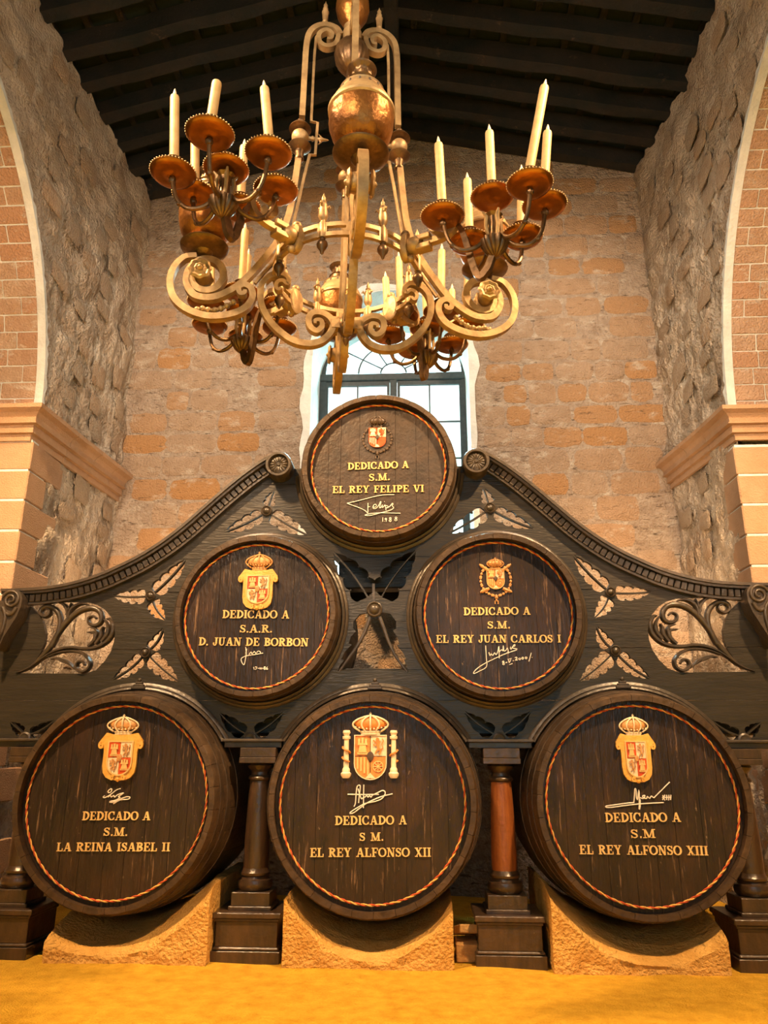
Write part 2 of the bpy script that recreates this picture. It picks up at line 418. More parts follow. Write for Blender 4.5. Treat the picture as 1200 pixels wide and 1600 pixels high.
# irregular stone blocks: a few shared rounded shapes, scaled and placed one by one
def rough_block(seed, n=5, m=4, bul=.30):
    rs = random.Random(seed); b = MB(); g = {}
    # front face is a domed grid, unit size, origin at the centre of the back face, y negative = proud
    for j in range(m+1):
        for i in range(n+1):
            u = -0.5+i/n; v = -0.5+j/m
            e = min(1.0, 3.2*min(.5-abs(u), .5-abs(v)))
            cu = 1-.10*max(0, abs(v)*2-.6)/.4; cv = 1-.10*max(0, abs(u)*2-.6)/.4
            uu = u*cu+rs.uniform(-.034, .034)*(1 if abs(u) > .49 or abs(v) > .49 else .3); vv = v*cv+rs.uniform(-.045, .045)
            d = -(0.35+.65*e**.6)+rs.uniform(-.1, .1)*e
            if abs(u) > .49 or abs(v) > .49: d = -.18+rs.uniform(-.1, .1)
            g[i, j] = len(b.v); b.v.append(Vector((uu, d, vv)))
    for j in range(m):
        for i in range(n): b.f.append([g[i, j], g[i+1, j], g[i+1, j+1], g[i, j+1]])
    ring = [g[i, 0] for i in range(n+1)]+[g[n, j] for j in range(1, m+1)]+[g[i, m] for i in range(n-1, -1, -1)]+[g[0, j] for j in range(m-1, 0, -1)]
    base = len(b.v)
    for k in ring: v = b.v[k]; b.v.append(Vector((v.x, .6, v.z)))
    L = len(ring)
    for k in range(L): b.f.append([ring[k], ring[(k+1) % L], base+(k+1) % L, base+k])
    return b
STONES = [rough_block(s).mesh('stone', 50) for s in range(9)]
for s in STONES: s.materials.append(M_STONE)
RST = [rough_block(s+40).mesh('rubble', 50) for s in range(6)]
for s in RST: s.materials.append(M_RSTONE)

rs = random.Random(3)
z = 1.75; cnt = 0
while z < 9.0 and cnt < 298:
    h = rs.uniform(.27, .315); x = -3.22+rs.uniform(-.15, .1)
    while x < 3.3 and cnt < 298:
        wd = rs.choice([rs.uniform(.28, .40), rs.uniform(.42, .62), rs.uniform(.42, .62)])
        xc = x+wd/2; zc = z+h/2
        top = zc+h/2 < roof_z(xc)-.02
        dx = abs(xc-WXC)-wd/2
        inw = dx < WHW+.05 and zc-h/2 < WSPR and zc+h/2 > WSILL-.02
        if zc > WSPR-.1:
            rr = math.hypot(max(0, abs(xc-WXC)-wd*.42), max(0, zc-h*.45-WSPR)); inw = inw or rr < WHW+.04
        if top and not inw and rs.random() > .06 and xc-wd/2 > -3.26 and xc+wd/2 < 3.32:
            M = T((xc, YB, zc)) @ Matrix.Rotation(rs.uniform(-.02, .02), 4, 'Y') @ Matrix.Diagonal((wd-rs.uniform(.02, .05), rs.uniform(.006, .024), h-rs.uniform(.02, .06), 1))
            put('stone', rs.choice(STONES), None, wall_back, M); cnt += 1
        x += wd
    z += h

# ---- side walls: rough render over rubble, running from the back wall to an arch that springs towards the visitor
def side_wall(name, sg, xn, yn, xf, yc, ztop):
    """sg -1 left / +1 right; (xn, yn) front edge of the wall, xf at the back wall; arch centre yc, springing 4.42, radius 2.9"""
    ZS = 4.42; RA = 2.9
    def yedge(z):
        if z <= ZS: return yn
        d = z-ZS
        return yc+math.sqrt(max(0, RA*RA-d*d)) if d < RA-.02 else yc
    def xw(y): return lerp(xn, xf, (y-yn)/(YB-yn)) if y > yn else xn
    b = MB(); NZ, NY = 210, 80
    for j in range(NZ+1):
        z = lerp(-.05, ztop, j/NZ); ye = max(yedge(z), 3.2)
        for i in range(NY+1):
            y = lerp(ye, YB+.05, i/NY); x = xw(y)
            e = min(1, i/2.0)
            d = .05*noise.fractal(Vector((y*2.3, z*2.3, sg*5)), 1, 2, 4)+.022*noise.fractal(Vector((y*11, z*7, sg)), .8, 2, 3)
            zz = z+(.05*noise.noise(Vector((y*5, 2, sg)))+.05*noise.noise(Vector((y*13, 7, sg))) if j == NZ else 0)
            b.v.append(Vector((x-sg*(d*e), y, zz)))
    W = NY+1
    for j in range(NZ):
        for i in range(NY): a = j*W+i; b.f.append([a, a+1, a+W+1, a+W])
    o = struct(name, b.mesh(name, 180), M_RUBBLE)
    # back side of the wall and its crown, so that it has thickness
    th = .85
    bb = MB(); bb.box(min(xn+sg*.10, xn+sg*th), max(xn+sg*.10, xn+sg*th), yn+.12, YB+.3, 0, ZS+.1)
    put('wall_core', bb, M_MORTAR, o)
    # soffit of the arch and the wall above it
    bb = MB(); n = 40; vs = []
    for k in range(n+1):
        a = PI/2*k/n
        y = yc+(RA+.008)*math.cos(a); z = ZS+(RA+.008)*math.sin(a)
        vs += [(xn+sg*.06, y, z), (xn+sg*th, y, z), (xn+sg*th, YB+.2, ztop+.0), (xn+sg*.12, YB+.2, ztop+.0)]
    bb.add([v for k in range(n+1) for v in vs[k*4:k*4+2]], [(2*k, 2*k+1, 2*k+3, 2*k+2) for k in range(n)])
    put('arch_soffit_bed', bb, M_PLASTER, o)
    # bricks of the soffit, course by course
    rr = random.Random(11+sg); nc = 24; st = .168
    bm = MB(); bm.box(-.5, .5, -.5, .5, -.5, .5, .035); bme = bm.mesh('arch_brick', 30); bme.materials.append(M_BRICK)
    for k in range(nc):
        a = (k+.5)*st/RA
        x = .0+(.0 if k % 2 else -.14); 
        while x < th-.1:
            wd = rr.uniform(.30, .46); x0 = max(x, .005); x1 = min(x+wd-.014, th)
            if x1-x0 > .08:
                rad = RA+.03-rr.uniform(.0, .010)
                c = Vector((xn+sg*((x0+x1)/2), yc+rad*math.cos(a), ZS+rad*math.sin(a)))
                M = T(c) @ Matrix.Rotation(a, 4, 'X') @ Matrix.Diagonal((x1-x0, .06, st-.014, 1))
                put('brick', bme, None, o, M)
            x += wd
    # white plaster arris along the arch
    bb = MB(); p1 = []; 
    for k in range(70):
        a = 1.36*k/69; j = .5+.5*noise.noise(Vector((k*.9, sg*3, 0)))
        p1.append((a, .006+.085*j*j+.02*(k % 2)*j))
    for k in range(69):
        q = []
        for (a, wd) in (p1[k], p1[k+1]):
            for rad in (RA-.012, RA+wd):
                y = yc+rad*math.cos(a); z = ZS+rad*math.sin(a); q.append((xw(y)-sg*(.03), y, z)); q.append((xw(y)+sg*.05, y, z))
        bb.add(q, [(0, 2, 6, 4), (0, 4, 5, 1), (2, 3, 7, 6)])
    put('plaster_arris', bb.mesh('plaster_arris', 60, False), M_PLASTER, o)
    bq = MB(); xa, xb = xn-sg*.04, xn+sg*th; bq.box(min(xa, xb), max(xa, xb), yn-.006, yn+.30, 0, 4.12); put('jamb_bed', bq, M_PLASTER, o)
    # dressed quoins of the jamb below the impost
    zq = 4.10; k = 0
    while zq > .4:
        h = .290; L = .62 if k % 2 == 0 else .33
        bq = MB()
        y0, y1 = yn-.012, yn+L; xa, xb = xn-sg*(.055), xn+sg*.62
        bq.box(min(xa, xb), max(xa, xb), y0, y1, zq-h+.012, zq, .010)
        put('quoin', bq, M_QUOIN, o)
        bq = MB(); xa, xb = xn+sg*.635, xn+sg*th
        bq.box(min(xa, xb), max(xa, xb), y0, y1, zq-h+.012, zq, .010)
        put('quoin', bq, M_QUOIN, o)
        zq -= h; k += 1
    # stones that show through the render
    rq = random.Random(21+sg); placed = []
    for _ in range(900):
        z = rq.uniform(2.2, ztop-.3); y = rq.uniform(yedge(z)+.25, YB-.2); hh = rq.uniform(.16, .28); wd = rq.uniform(.2, .42)
        if y-wd/2 < yedge(z+hh)+.1 or (z < 4.3 and y < yn+.55+wd/2) or abs(z-4.27) < .16+hh/2: continue
        if any(abs(y-a) < (wd+c)*.56 and abs(z-d) < (hh+e)*.58 for a, d, c, e in placed): continue
        placed.append((y, z, wd, hh))
        M = T((xw(y)-sg*(.02), y, z)) @ Matrix.Rotation(sg*PI/2, 4, 'Z').inverted() @ Matrix.Rotation(rq.uniform(-.15, .15), 4, 'Y') @ Matrix.Diagonal((wd, rq.uniform(.006, .014), hh, 1))
        put('stone', rq.choice(RST), None, o, M)
        if len(placed) > 44: break
    return o, xw
LN = atZ(50, 665, 4.25); RN = atZ(1147, 670, 4.25)
wall_left, xwl = side_wall('wall_left', -1, -3.31, 6.40, -3.18, 3.58, 8.36)
wall_right, xwr = side_wall('wall_right', 1, 3.36, 6.82, 3.18, 3.95, 8.50)

# ---- impost cornices
def impost(name, sg, xn, yn, xf, zlo, zhi, cuts):
    h = zhi-zlo
    prof = [(0, 0), (.03, 0), (.03, .20), (.065, .215), (.065, .25), (.058, .26), (.058, .46), (.10, .48), (.10, .52), (.085, .54), (.088, .68), (.115, .80), (.165, .88), (.17, 1.0), (.0, 1.0)]
    prof = [(o, zlo+t*h) for o, t in prof]
    b0 = MB(); b0.box(min(xn, xn+sg*.01), max(xn, xn+sg*.01)+.001, yn+.05, yn+.051, zlo+.01, zlo+.02)
    root = struct(name, b0, M_QUOIN)
    def xw(y): return lerp(xn, xf, (y-yn)/(YB-yn))
    ys = [yn]+cuts+[YB-.005]
    for k in range(len(ys)-1):
        b = MB(); g = .004
        if k == 0: st = [(xn+sg*.8, yn, 0), (xn, yn, 1), (xw(ys[1]-g), ys[1]-g, 2)]
        else: st = [(xw(ys[k]+g), ys[k]+g, 2), (xw(ys[k+1]-g), ys[k+1]-g, 2)]
        n = len(prof)
        for (x, y, kind) in st:
            for (o, z) in prof:
                if kind == 0: b.v.append(Vector((x, y-o, z)))
                elif kind == 1: b.v.append(Vector((x-sg*o, y-o, z)))
                else: b.v.append(Vector((x-sg*o, y, z)))
        for i in range(len(st)-1):
            for q in range(n): b.f.append([i*n+q, i*n+(q+1) % n, (i+1)*n+(q+1) % n, (i+1)*n+q])
        b.f.append(list(range(n))); b.f.append([(len(st)-1)*n+q for q in range(n)])
        put('cornice_block', b.mesh('cornice_block', 25), M_QUOIN, root)
    return root
impost('trim_1', -1, -3.31, 6.40, -3.18, 4.10, 4.42, [6.95, 7.45, 7.85])
impost('trim_2', 1, 3.36, 6.82, 3.18, 4.16, 4.46, [7.22, 7.62])

# ---- roof: boards on battens and rafters
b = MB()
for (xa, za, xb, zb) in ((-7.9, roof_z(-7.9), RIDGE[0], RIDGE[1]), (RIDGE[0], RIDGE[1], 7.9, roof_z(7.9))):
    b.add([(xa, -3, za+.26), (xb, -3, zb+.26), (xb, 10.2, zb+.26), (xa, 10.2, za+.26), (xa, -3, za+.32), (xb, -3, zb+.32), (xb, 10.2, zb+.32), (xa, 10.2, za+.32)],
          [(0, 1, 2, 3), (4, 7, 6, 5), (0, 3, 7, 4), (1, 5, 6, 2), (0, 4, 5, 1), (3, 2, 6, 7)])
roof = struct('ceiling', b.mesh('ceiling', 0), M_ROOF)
rr = random.Random(5)
def slope_box(x0, x1, y0, y1, lo, hi, jit=0.0):
    b = MB(); vs = []; n = 12
    for i in range(n+1):
        x = lerp(x0, x1, i/n); z = roof_z(x)
        j = jit*noise.noise(Vector((x*1.7, y0, 4)))
        vs += [(x, y0+j, z+lo+j*.6), (x, y1+j, z+lo-j*.5), (x, y1+j, z+hi), (x, y0+j, z+hi)]
    fs = []
    for i in range(n):
        for k in range(4): fs.append((i*4+k, i*4+(k+1) % 4, i*4+4+(k+1) % 4, i*4+4+k))
    fs += [(3, 2, 1, 0), (n*4, n*4+1, n*4+2, n*4+3)]
    return b.add(vs, fs)
y = 4.6
while y < 8.15:
    for (x0, x1) in ((-3.6, RIDGE[0]-.02), (RIDGE[0]+.02, 3.7)):
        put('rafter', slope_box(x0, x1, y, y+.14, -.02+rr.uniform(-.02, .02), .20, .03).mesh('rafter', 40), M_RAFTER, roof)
    y += .43
x = -3.4
while x < 3.5:
    if abs(x-RIDGE[0]) > .1:
        bb = MB(); z = roof_z(x); bb.box(x-.035, x+.035, 4.3, 8.19, z+.205, z+.255)
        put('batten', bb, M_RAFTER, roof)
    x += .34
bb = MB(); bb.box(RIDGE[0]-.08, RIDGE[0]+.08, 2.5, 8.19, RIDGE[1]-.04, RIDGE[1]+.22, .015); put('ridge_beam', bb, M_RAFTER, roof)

# ---- window: plaster reveal, iron frame, casements, fanlight
YW = YB+.70
b = MB()
lp_o = arch_loop(WXC, WHW+.0, WSILL, WSPR, 24); lp_i = arch_loop(WXC, WHW-.035, WSILL+.03, WSPR, 24)
b.flat(lp_o, [lp_i], FXZ, YB-.012, YB+.98)
win = struct('window_1', b.mesh('window_1', 30), M_PLASTER)
# uneven plaster smear round the opening
n = 70; ring_o = []; ring_i = []
for k in range(n+1):
    t = k/n
    if t < .3: p = (WXC+WHW, lerp(WSILL, WSPR, t/.3)); nn = (1, 0)
    elif t > .7: p = (WXC-WHW, lerp(WSPR, WSILL, (t-.7)/.3)); nn = (-1, 0)
    else: a = PI*(t-.3)/.4; nn = (math.cos(a), math.sin(a)); p = (WXC+WHW*nn[0], WSPR+WHW*nn[1])
    e = .03+.09*max(0, noise.noise(Vector((k*.33, 1.5, 2)))+.15)
    ring_i.append((p[0]-nn[0]*.01, p[1]-nn[1]*.01)); ring_o.append((p[0]+nn[0]*e, p[1]+nn[1]*e))
b = MB(); b.flat(ring_o+ring_i[::-1], [], FXZ, YB-.016, YB+.01); put('plaster_margin', b, M_PLASTER, win)
fx0 = atY(500, 640, YW).x; fx1 = atY(731, 640, YW).x; fxc = (fx0+fx1)/2; fhw = (fx1-fx0)/2
ztr = atY(610, 590, YW).z; zfb = WSILL+.03
b = MB(); b.flat(arch_loop(fxc, fhw+.06, zfb-.03, ztr+.05, 24, fhw+.0), [arch_loop(fxc, fhw-.07, zfb+.06, ztr+.05, 24, fhw-.13)], FXZ, YW-.03, YW+.05)
put('window_frame', b, M_IRON, win)
b = MB(); b.box(fx0-.02, fx1+.02, YW-.05, YW+.05, ztr-.055, ztr+.045, .01); put('transom', b, M_IRON, win)
b = MB(); b.box(fxc-.045, fxc+.045, YW-.04, YW+.04, zfb, ztr, .008); put('mullion', b, M_IRON, win)
for s in (-1, 1):
    xa = fxc+s*.05; xb = fxc+s*(fhw-.07); x0, x1 = min(xa, xb), max(xa, xb)
    b = MB(); b.flat([(x0, zfb+.05), (x1, zfb+.05), (x1, ztr-.06), (x0, ztr-.06)], [[(x0+.035, zfb+.1), (x1-.035, zfb+.1), (x1-.035, ztr-.12), (x0+.035, ztr-.12)]], FXZ, YW-.02, YW+.02)
    cs = put('casement', b, M_IRON, win)
    b = MB(); xm = (x0+x1)/2; b.box(xm-.010, xm+.010, YW-.012, YW+.012, zfb+.1, ztr-.12)
    put('glazing_bar', b, M_IRON, cs)
    zz = ztr-.12-.52
    while zz > zfb+.15:
        b = MB(); b.box(x0+.03, x1-.03, YW-.011, YW+.011, zz-.009, zz+.009); put('glazing_bar', b, M_IRON, cs); zz -= .50
    b = MB(); b.box(x0+.03, x1-.03, YW-.002, YW+.002, zfb+.1, ztr-.12); put('pane', b, M_GLASS, cs)
# fanlight bars
fr = fhw-.07
for k in range(1, 6):
    a = PI*k/6; b = MB(); c0 = Vector((fxc, YW, ztr+.05))
    p0 = c0+Vector((math.cos(a)*.16, 0, math.sin(a)*.15)); p1 = c0+Vector((math.cos(a)*fr, 0, math.sin(a)*(fhw-.12)))
    b.tube([p0, p1], .011, 6); put('fanlight_bar', b, M_IRON, win)
for q, rr_ in ((0, .17), (1, .46)):
    b = MB(); b.tube([(fxc+math.cos(PI*k/16)*rr_, YW, ztr+.05+math.sin(PI*k/16)*rr_*.95) for k in range(17)], .011, 6); put('fanlight_bar', b, M_IRON, win)
b = MB(); b.flat(arch_loop(fxc, fr, ztr+.04, ztr+.05, 20, fhw-.13), [], FXZ, YW-.002, YW+.002); put('pane', b, M_GLASS, win)

# ---- outer walls of the side aisles, beyond the arches
for _n, _x in (('wall_aisle_left', -7.5), ('wall_aisle_right', 7.2)):
    b = MB(); b.box(_x, _x+.3, -3, 8.25, -.1, roof_z(_x)+.1); struct(_n, b.mesh(_n, 0), M_MORTAR)

# ---- white wall added outside, sunlit so that the window reads bright
b = MB(); b.box(-5, 5, 13.0, 13.3, -1, 26); struct('wall_backdrop', b.mesh('wall_backdrop', 0), M_BACKDROP)
# ================================================================== THE CARVED SCREEN
YF = 5.90
def F(px, py): p = atY(px, py, YF); return (p.x, p.z)
BARR = dict(BL=(-1.83, 1.01), BM=(-.01, 1.006), BR=(1.842, 1.012), ML=(-.92, 2.345), MR=(.928, 2.343), TT=(.013, 3.547))
RB, RM, RTOP = .785, .652, .648          # holes in the screen
ZL = 1.432                               # ledge
screen = thing('carved_screen', 'tall ebonised timber screen with pierced oak leaves framing the six barrels', 'wooden screen', (0, YF, ZL))

def arc(cx, cz, r, a0, a1, n): return [(cx+r*math.cos(lerp(a0, a1, k/n)), cz+r*math.sin(lerp(a0, a1, k/n))) for k in range(n+1)]
TOPC = [(440, 713), (416, 724), (384, 746), (352, 772), (320, 800), (288, 828), (256, 852), (224, 872), (192, 888), (160, 902), (120, 914), (80, 921), (32, 924)]
topL = [F(*p) for p in TOPC]                       # from the upper volute outwards, left side
topL = [(x, z) for x, z in topL]+[(-3.0, topL[-1][1]-.0)]
topS = [tuple(p) for p in smooth_path([Vector((x, z)) for x, z in topL], 5)]
XE = 3.02
da = math.asin((ZL-1.01)/RB)
outline = [(-XE, ZL)]
for k in ('BL', 'BM', 'BR'):
    cx, cz = BARR[k]; a = math.asin((ZL-cz)/RB); outline += arc(cx, cz, RB, PI-a, a, 40)
outline += [(XE, ZL)]
right = [(-x, z) for x, z in topS][::-1]
outline += right+[(.70, 3.60), (-.70, 3.60)]+topS
holes = []
for k, r in (('ML', RM), ('MR', RM), ('TT', RTOP)):
    holes.append(arc(BARR[k][0], BARR[k][1], r, 0, 2*PI, 64)[:-1])

hubs = []
def leaf(base, tip, hw, lobes=4, bend=0.0, rib=.0055, start=.10):
    """two pierced halves of an oak leaf, either side of its midrib"""
    A = Vector(base); B = Vector(tip); ax = B-A; L = ax.length; t = ax/L; n = Vector((-t.y, t.x)); out = []
    def axis(s): return A+t*(s*L)+n*(bend*L*math.sin(PI*s))
    def env(s): return (math.sin(PI*min(1, (s*.90+.10)**.85))**.6)*(1-.18*s)
    for sg in (1, -1):
        outer_ = []; inner = []; span = .985-start
        for j in range(lobes):
            s0 = start+span*j/lobes; K = 9
            for q in range(K+1):
                u = q/K; s = s0+span/lobes*(u*1.16-.02)
                if j == lobes-1: s = min(s, .985); 
                w_ = hw*1.18*env(min(s, 1))*(.50+.50*math.sin(PI*(.10+.78*u))**.8)
                if j == lobes-1: w_ *= max(.08, 1-u**2.2)
                if j == 0 and q == 0: w_ = rib+.006
                outer_.append(axis(s)+n*(sg*max(w_, rib+.003)))
        for q in range(17): s = lerp(start, .985, q/16); inner.append(axis(s)+n*(sg*rib))
        out.append([tuple(p) for p in outer_+inner[::-1]])
    return out
def trefoil(hub, tips, hw, r, bends):
    h = Vector(F(*hub)); res = []
    for tp, w_, bd in zip(tips, hw, bends): res += leaf(h, F(*tp), w_, 4 if w_ > .055 else 3, bd, start=r/((Vector(F(*tp))-h).length)*1.08)
    return h, r, res
def mirror(ls): return [[(-x, z) for x, z in l][::-1] for l in ls]
TREF = [((416.7, 798.7), [(350, 831), (481, 836), (427, 766)], [.062, .066, .048], .045, [.03, -.02, .02]),
        ((235.4, 930.8), [(291, 873), (175, 930.5), (258, 969)], [.066, .056, .056], .040, [-.03, .03, -.08]),
        ((227.4, 1019.5), [(255, 981), (175, 1062), (279, 1065)], [.052, .056, .064], .042, [-.10, .06, -.03])]
for hub, tips, hw, r, bd in TREF:
    h, r, ls = trefoil(hub, tips, hw, r, bd)
    holes += ls+mirror(ls); hubs += [((h.x, h.y), r), ((-h.x, h.y), r)]
# large central rosette with four leaves; between the lower two the panel is open
hc = F(585.2, 952.3)
holes += leaf(hc, F(520, 862), .105, 4, -.04, .007, .20)
holes += leaf(hc, F(651, 859), .105, 4, .04, .004, .20)
def C3(pts): return [F(470+x*.20833, 820+y*.20833) for x, y in pts]
lowl = C3([(505, 655), (440, 672), (395, 725), (392, 775), (412, 800), (375, 840), (360, 890), (382, 900), (330, 950), (303, 1008), (325, 1012), (290, 1060), (275, 1100),
           (345, 1078), (740, 1078), (808, 1108), (795, 1060), (775, 1010), (790, 1008), (765, 955), (720, 900), (740, 898), (725, 845), (690, 790), (716, 780), (715, 725), (670, 665), (605, 655), (585, 700), (525, 700)])
holes.append(lowl)
hubs.append((hc, .062))
# low leaves over the ledge
for hub, tips in (((779.6, 1149), [(726, 1112), (829, 1112)]), ((391, 1152), [(343, 1114), (443, 1113)])):
    h = Vector(F(*hub)); h.y = ZL+.02
    for tp in tips: holes += leaf(h, F(*tp), .055, 3, .05 if tp[0] < hub[0] else -.05, .005, .16)
hl = Vector(F(39, 1157)); hl.y = ZL+.02
ls = leaf(hl, F(16, 1128), .04, 3, 0, .005, .2)+leaf(hl, F(86, 1125), .045, 3, -.06, .005, .16)
holes += ls+mirror(ls)
# openings filled with carved scrolls
def S8(pts): return [F(1000+x*.175, 880+y*.175) for x, y in pts]
opn = S8([(330, 312), (400, 308), (600, 305), (970, 299), (880, 350), (810, 420), (762, 510), (742, 600), (752, 690), (790, 780), (850, 860), (940, 930), (1030, 968), (700, 972), (350, 975),
          (250, 940), (170, 860), (110, 770), (80, 680), (70, 600), (80, 520), (110, 455), (170, 385), (250, 335)])
holes += [opn]+mirror([opn])

seams = sorted({round(F(840, y)[1], 3) for y in (751, 797, 868, 921, 969, 1012, 1046, 1094)})
boards = cut(outline, holes, seams)
for k in sorted(boards):
    pts, tris = boards[k]
    par = {}
    def find(i):
        while par.setdefault(i, i) != i: i = par[i]
        return i
    for t in tris:
        for q in t[1:]: par[find(q)] = find(t[0])
    comps = {}
    for t in tris: comps.setdefault(find(t[0]), []).append(t)
    for ts in comps.values():
        ar = sum(abs((pts[b_][0]-pts[a_][0])*(pts[c_][1]-pts[a_][1])-(pts[c_][0]-pts[a_][0])*(pts[b_][1]-pts[a_][1]))/2 for a_, b_, c_ in ts)
        if ar < .0004: continue
        b = MB(); off = .0015*((k*37) % 5-2); b.prism(pts, ts, FXZ, YF+off, YF+.036)
        put('board', b.mesh('board', 0), M_SCREEN, screen)

# bosses at the leaf centres
for (hx, hz), r in hubs:
    b = MB(); M = T((hx, YF, hz)) @ Matrix.Rotation(PI/2, 4, 'X')
    b.lathe([(r, -.004), (r, .014), (r*.86, .020), (r*.74, .012), (r*.66, .010), (r*.5, .024), (r*.25, .031), (1e-5, .033)], 24, M)
    put('boss', b, M_MOULD, screen)
for hx in (F(779.6, 1149)[0], F(391, 1152)[0], hl.x, -hl.x):
    b = MB(); M = T((hx, YF, ZL+.0)) @ Matrix.Rotation(PI/2, 4, 'X')
    b.lathe([(.048, -.004), (.048, .016), (.036, .022), (.02, .014), (1e-5, .016)], 18, M, 0, PI)
    put('boss', b, M_MOULD, screen)
# free stems in the open centre
for a in (((520, 690), (480, 800), (420, 910), (350, 1010), (285, 1105)), ((590, 690), (625, 780), (660, 880), (715, 990), (800, 1106))):
    b = MB(); p = smooth_path([Vector(q) for q in C3(a)], 5); b.band(p, taper(len(p), .030, .024, .016), FXZ, YF-.004, YF+.03, .006)
    put('leaf_stem', b, M_MOULD, screen)
b = MB(); p = [Vector(q) for q in C3([(545, 440), (546, 500), (549, 580)])]; b.band(p, .02, FXZ, YF-.003, YF+.03); put('leaf_stem', b, M_MOULD, screen)

# carved acanthus scrolls in the side openings
SCR = [([(1025, 966), (930, 930), (850, 880), (770, 800), (680, 690), (610, 570), (510, 455), (410, 388), (310, 366), (235, 392), (205, 450), (222, 505), (275, 528), (325, 505), (330, 460), (290, 440), (258, 462)], (.010, .05, .062, .06, .05, .034, .02)),
       ([(690, 720), (625, 590), (605, 470), (640, 385), (715, 345), (785, 365), (795, 412), (755, 440), (708, 418), (705, 378), (742, 366)], (.05, .055, .05, .034, .02)),
       ([(800, 850), (700, 785), (600, 745), (490, 730), (380, 742), (270, 735), (175, 695), (110, 625), (92, 545), (118, 475), (150, 470)], (.02, .04, .04, .045, .05, .02)),
       ([(720, 815), (600, 775), (470, 765), (370, 795), (312, 860), (325, 925), (385, 958), (440, 925), (432, 872), (388, 860), (362, 895)], (.016, .03, .038, .036, .034, .02)),
       ([(455, 935), (500, 890), (560, 850), (640, 832), (690, 840)], (.012, .04, .034, .01)),
       ([(540, 880), (590, 850), (650, 835)], (.01, .035, .01)),
       ([(520, 470), (510, 400), (470, 350), (400, 325), (340, 330)], (.03, .045, .012)),
       ([(530, 450), (535, 380), (570, 330), (630, 308)], (.03, .045, .012)),
       ([(545, 430), (520, 370), (495, 315)], (.03, .04, .01)),
       ([(330, 720), (270, 660), (270, 600), (340, 590)], (.04, .05, .01)),
       ([(260, 700), (215, 640), (200, 570), (180, 540)], (.04, .05, .01)),
       ([(200, 680), (150, 610), (140, 540), (175, 470)], (.04, .05, .012)),
       ([(300, 700), (250, 620), (265, 560), (320, 545)], (.03, .04, .01))]
for mir in (1, -1):
    b = MB()
    for k, (pp, ws) in enumerate(SCR):
        p = smooth_path([Vector((q[0]*mir, q[1])) for q in S8(pp)], 5)
        b.band(p, [q_*.72 for q_ in taper(len(p), *ws)], FXZ, YF-.012-.002*(k % 4), YF+.034, .016)
    put('acanthus_scroll', b.mesh('acanthus_scroll', 60), M_MOULD, screen)

# mouldings round the barrel holes
def ring_band(b, cx, cz, r0, r1, y0, y1, a0=0, a1=2*PI, n=72):
    full = abs(a1-a0) > 2*PI-1e-6; vs = []; fs = []; m = n if full else n+1
    rm = lerp(r0, r1, .5); sec = [(r0, y1), (r0, y0+.006), (lerp(r0, r1, .25), y0), (lerp(r0, r1, .7), y0+.004), (r1, y0+.012), (r1, y1)]
    for k in range(m):
        a = lerp(a0, a1, k/n)
        for r, y in sec: vs.append((cx+r*math.cos(a), y, cz+r*math.sin(a)))
    q = len(sec)
    for k in range(n):
        k2 = (k+1) % m
        for i in range(q): fs.append((k*q+i, k*q+(i+1) % q, k2*q+(i+1) % q, k2*q+i))
    if not full: fs += [tuple(range(q)), tuple((m-1)*q+i for i in range(q))]
    b.add(vs, fs)
for k in ('BL', 'BM', 'BR'):
    cx, cz = BARR[k]; a = math.asin((ZL-.02-cz)/RB)
    b = MB(); ring_band(b, cx, cz, RB-.004, RB+.020, YF-.050, YF+.03, a, PI-a, 48); ring_band(b, cx, cz, RB+.018, RB+.052, YF-.028, YF+.01, a, PI-a, 48)
    put('arch_moulding', b.mesh('arch_moulding', 40), M_MOULD, screen)
    b = MB(); zc = cz+RB+.02
    for (w_, z0, h, d) in ((.055, -.02, .02, .062), (.042, 0, .018, .052), (.028, .018, .018, .045)): b.box(cx-w_, cx+w_, YF-d, YF+.005, zc+z0, zc+z0+h, .004)
    b.sphere((cx, YF-.03, zc+.05), .016); put('keystone', b, M_MOULD, screen)
for k, r in (('ML', RM), ('MR', RM)):
    cx, cz = BARR[k]; b = MB(); ring_band(b, cx, cz, r-.004, r+.020, YF-.050, YF+.03); ring_band(b, cx, cz, r+.018, r+.046, YF-.026, YF+.01)
    put('ring_moulding', b.mesh('ring_moulding', 40), M_MOULD, screen)
cx, cz = BARR['TT']; b = MB(); ring_band(b, cx, cz, RTOP-.004, RTOP+.020, YF-.055, YF+.03, PI-.02, 2*PI+.02, 60); ring_band(b, cx, cz, RTOP+.018, RTOP+.05, YF-.03, YF+.01, PI+.03, 2*PI-.03, 60)
put('cradle_moulding', b.mesh('cradle_moulding', 40), M_MOULD, screen)
# ledges between the barrels
xs = []
for k in ('BL', 'BM', 'BR'):
    c = BARR[k]; dxx = math.sqrt((RB+.01)**2-(ZL-.02-c[1])**2); xs.append((c[0]-dxx, c[0]+dxx))
spans = [(-XE-.04, xs[0][0]), (xs[0][1], xs[1][0]), (xs[1][1], xs[2][0]), (xs[2][1], XE+.04)]
for a, c in spans:
    b = MB(); b.box(a, c, YF-.075, YF+.05, ZL-.022, ZL, .006); b.box(a+.012, c-.012, YF-.05, YF+.05, ZL-.062, ZL-.020, .004)
    put('ledge', b, M_MOULD, screen)
# unseen timbers added under the upper barrels, darkening the leaf cut-outs
for (x0, x1, y0, z0, z1) in [(a, c, y_, 1.47, 1.655) for a, c in ((-2.98, -2.46), (-1.21, -.62), (.60, 1.22), (2.47, 2.98)) for y_ in (6.10, 6.75)]+[(-.33, .34, y_, 2.62, 2.855) for y_ in (6.10, 6.75)]:
    b = MB(); b.box(x0, x1, y0, y0+.18, z0, z1, .01); put('bearer', b, M_SCREEN, screen)
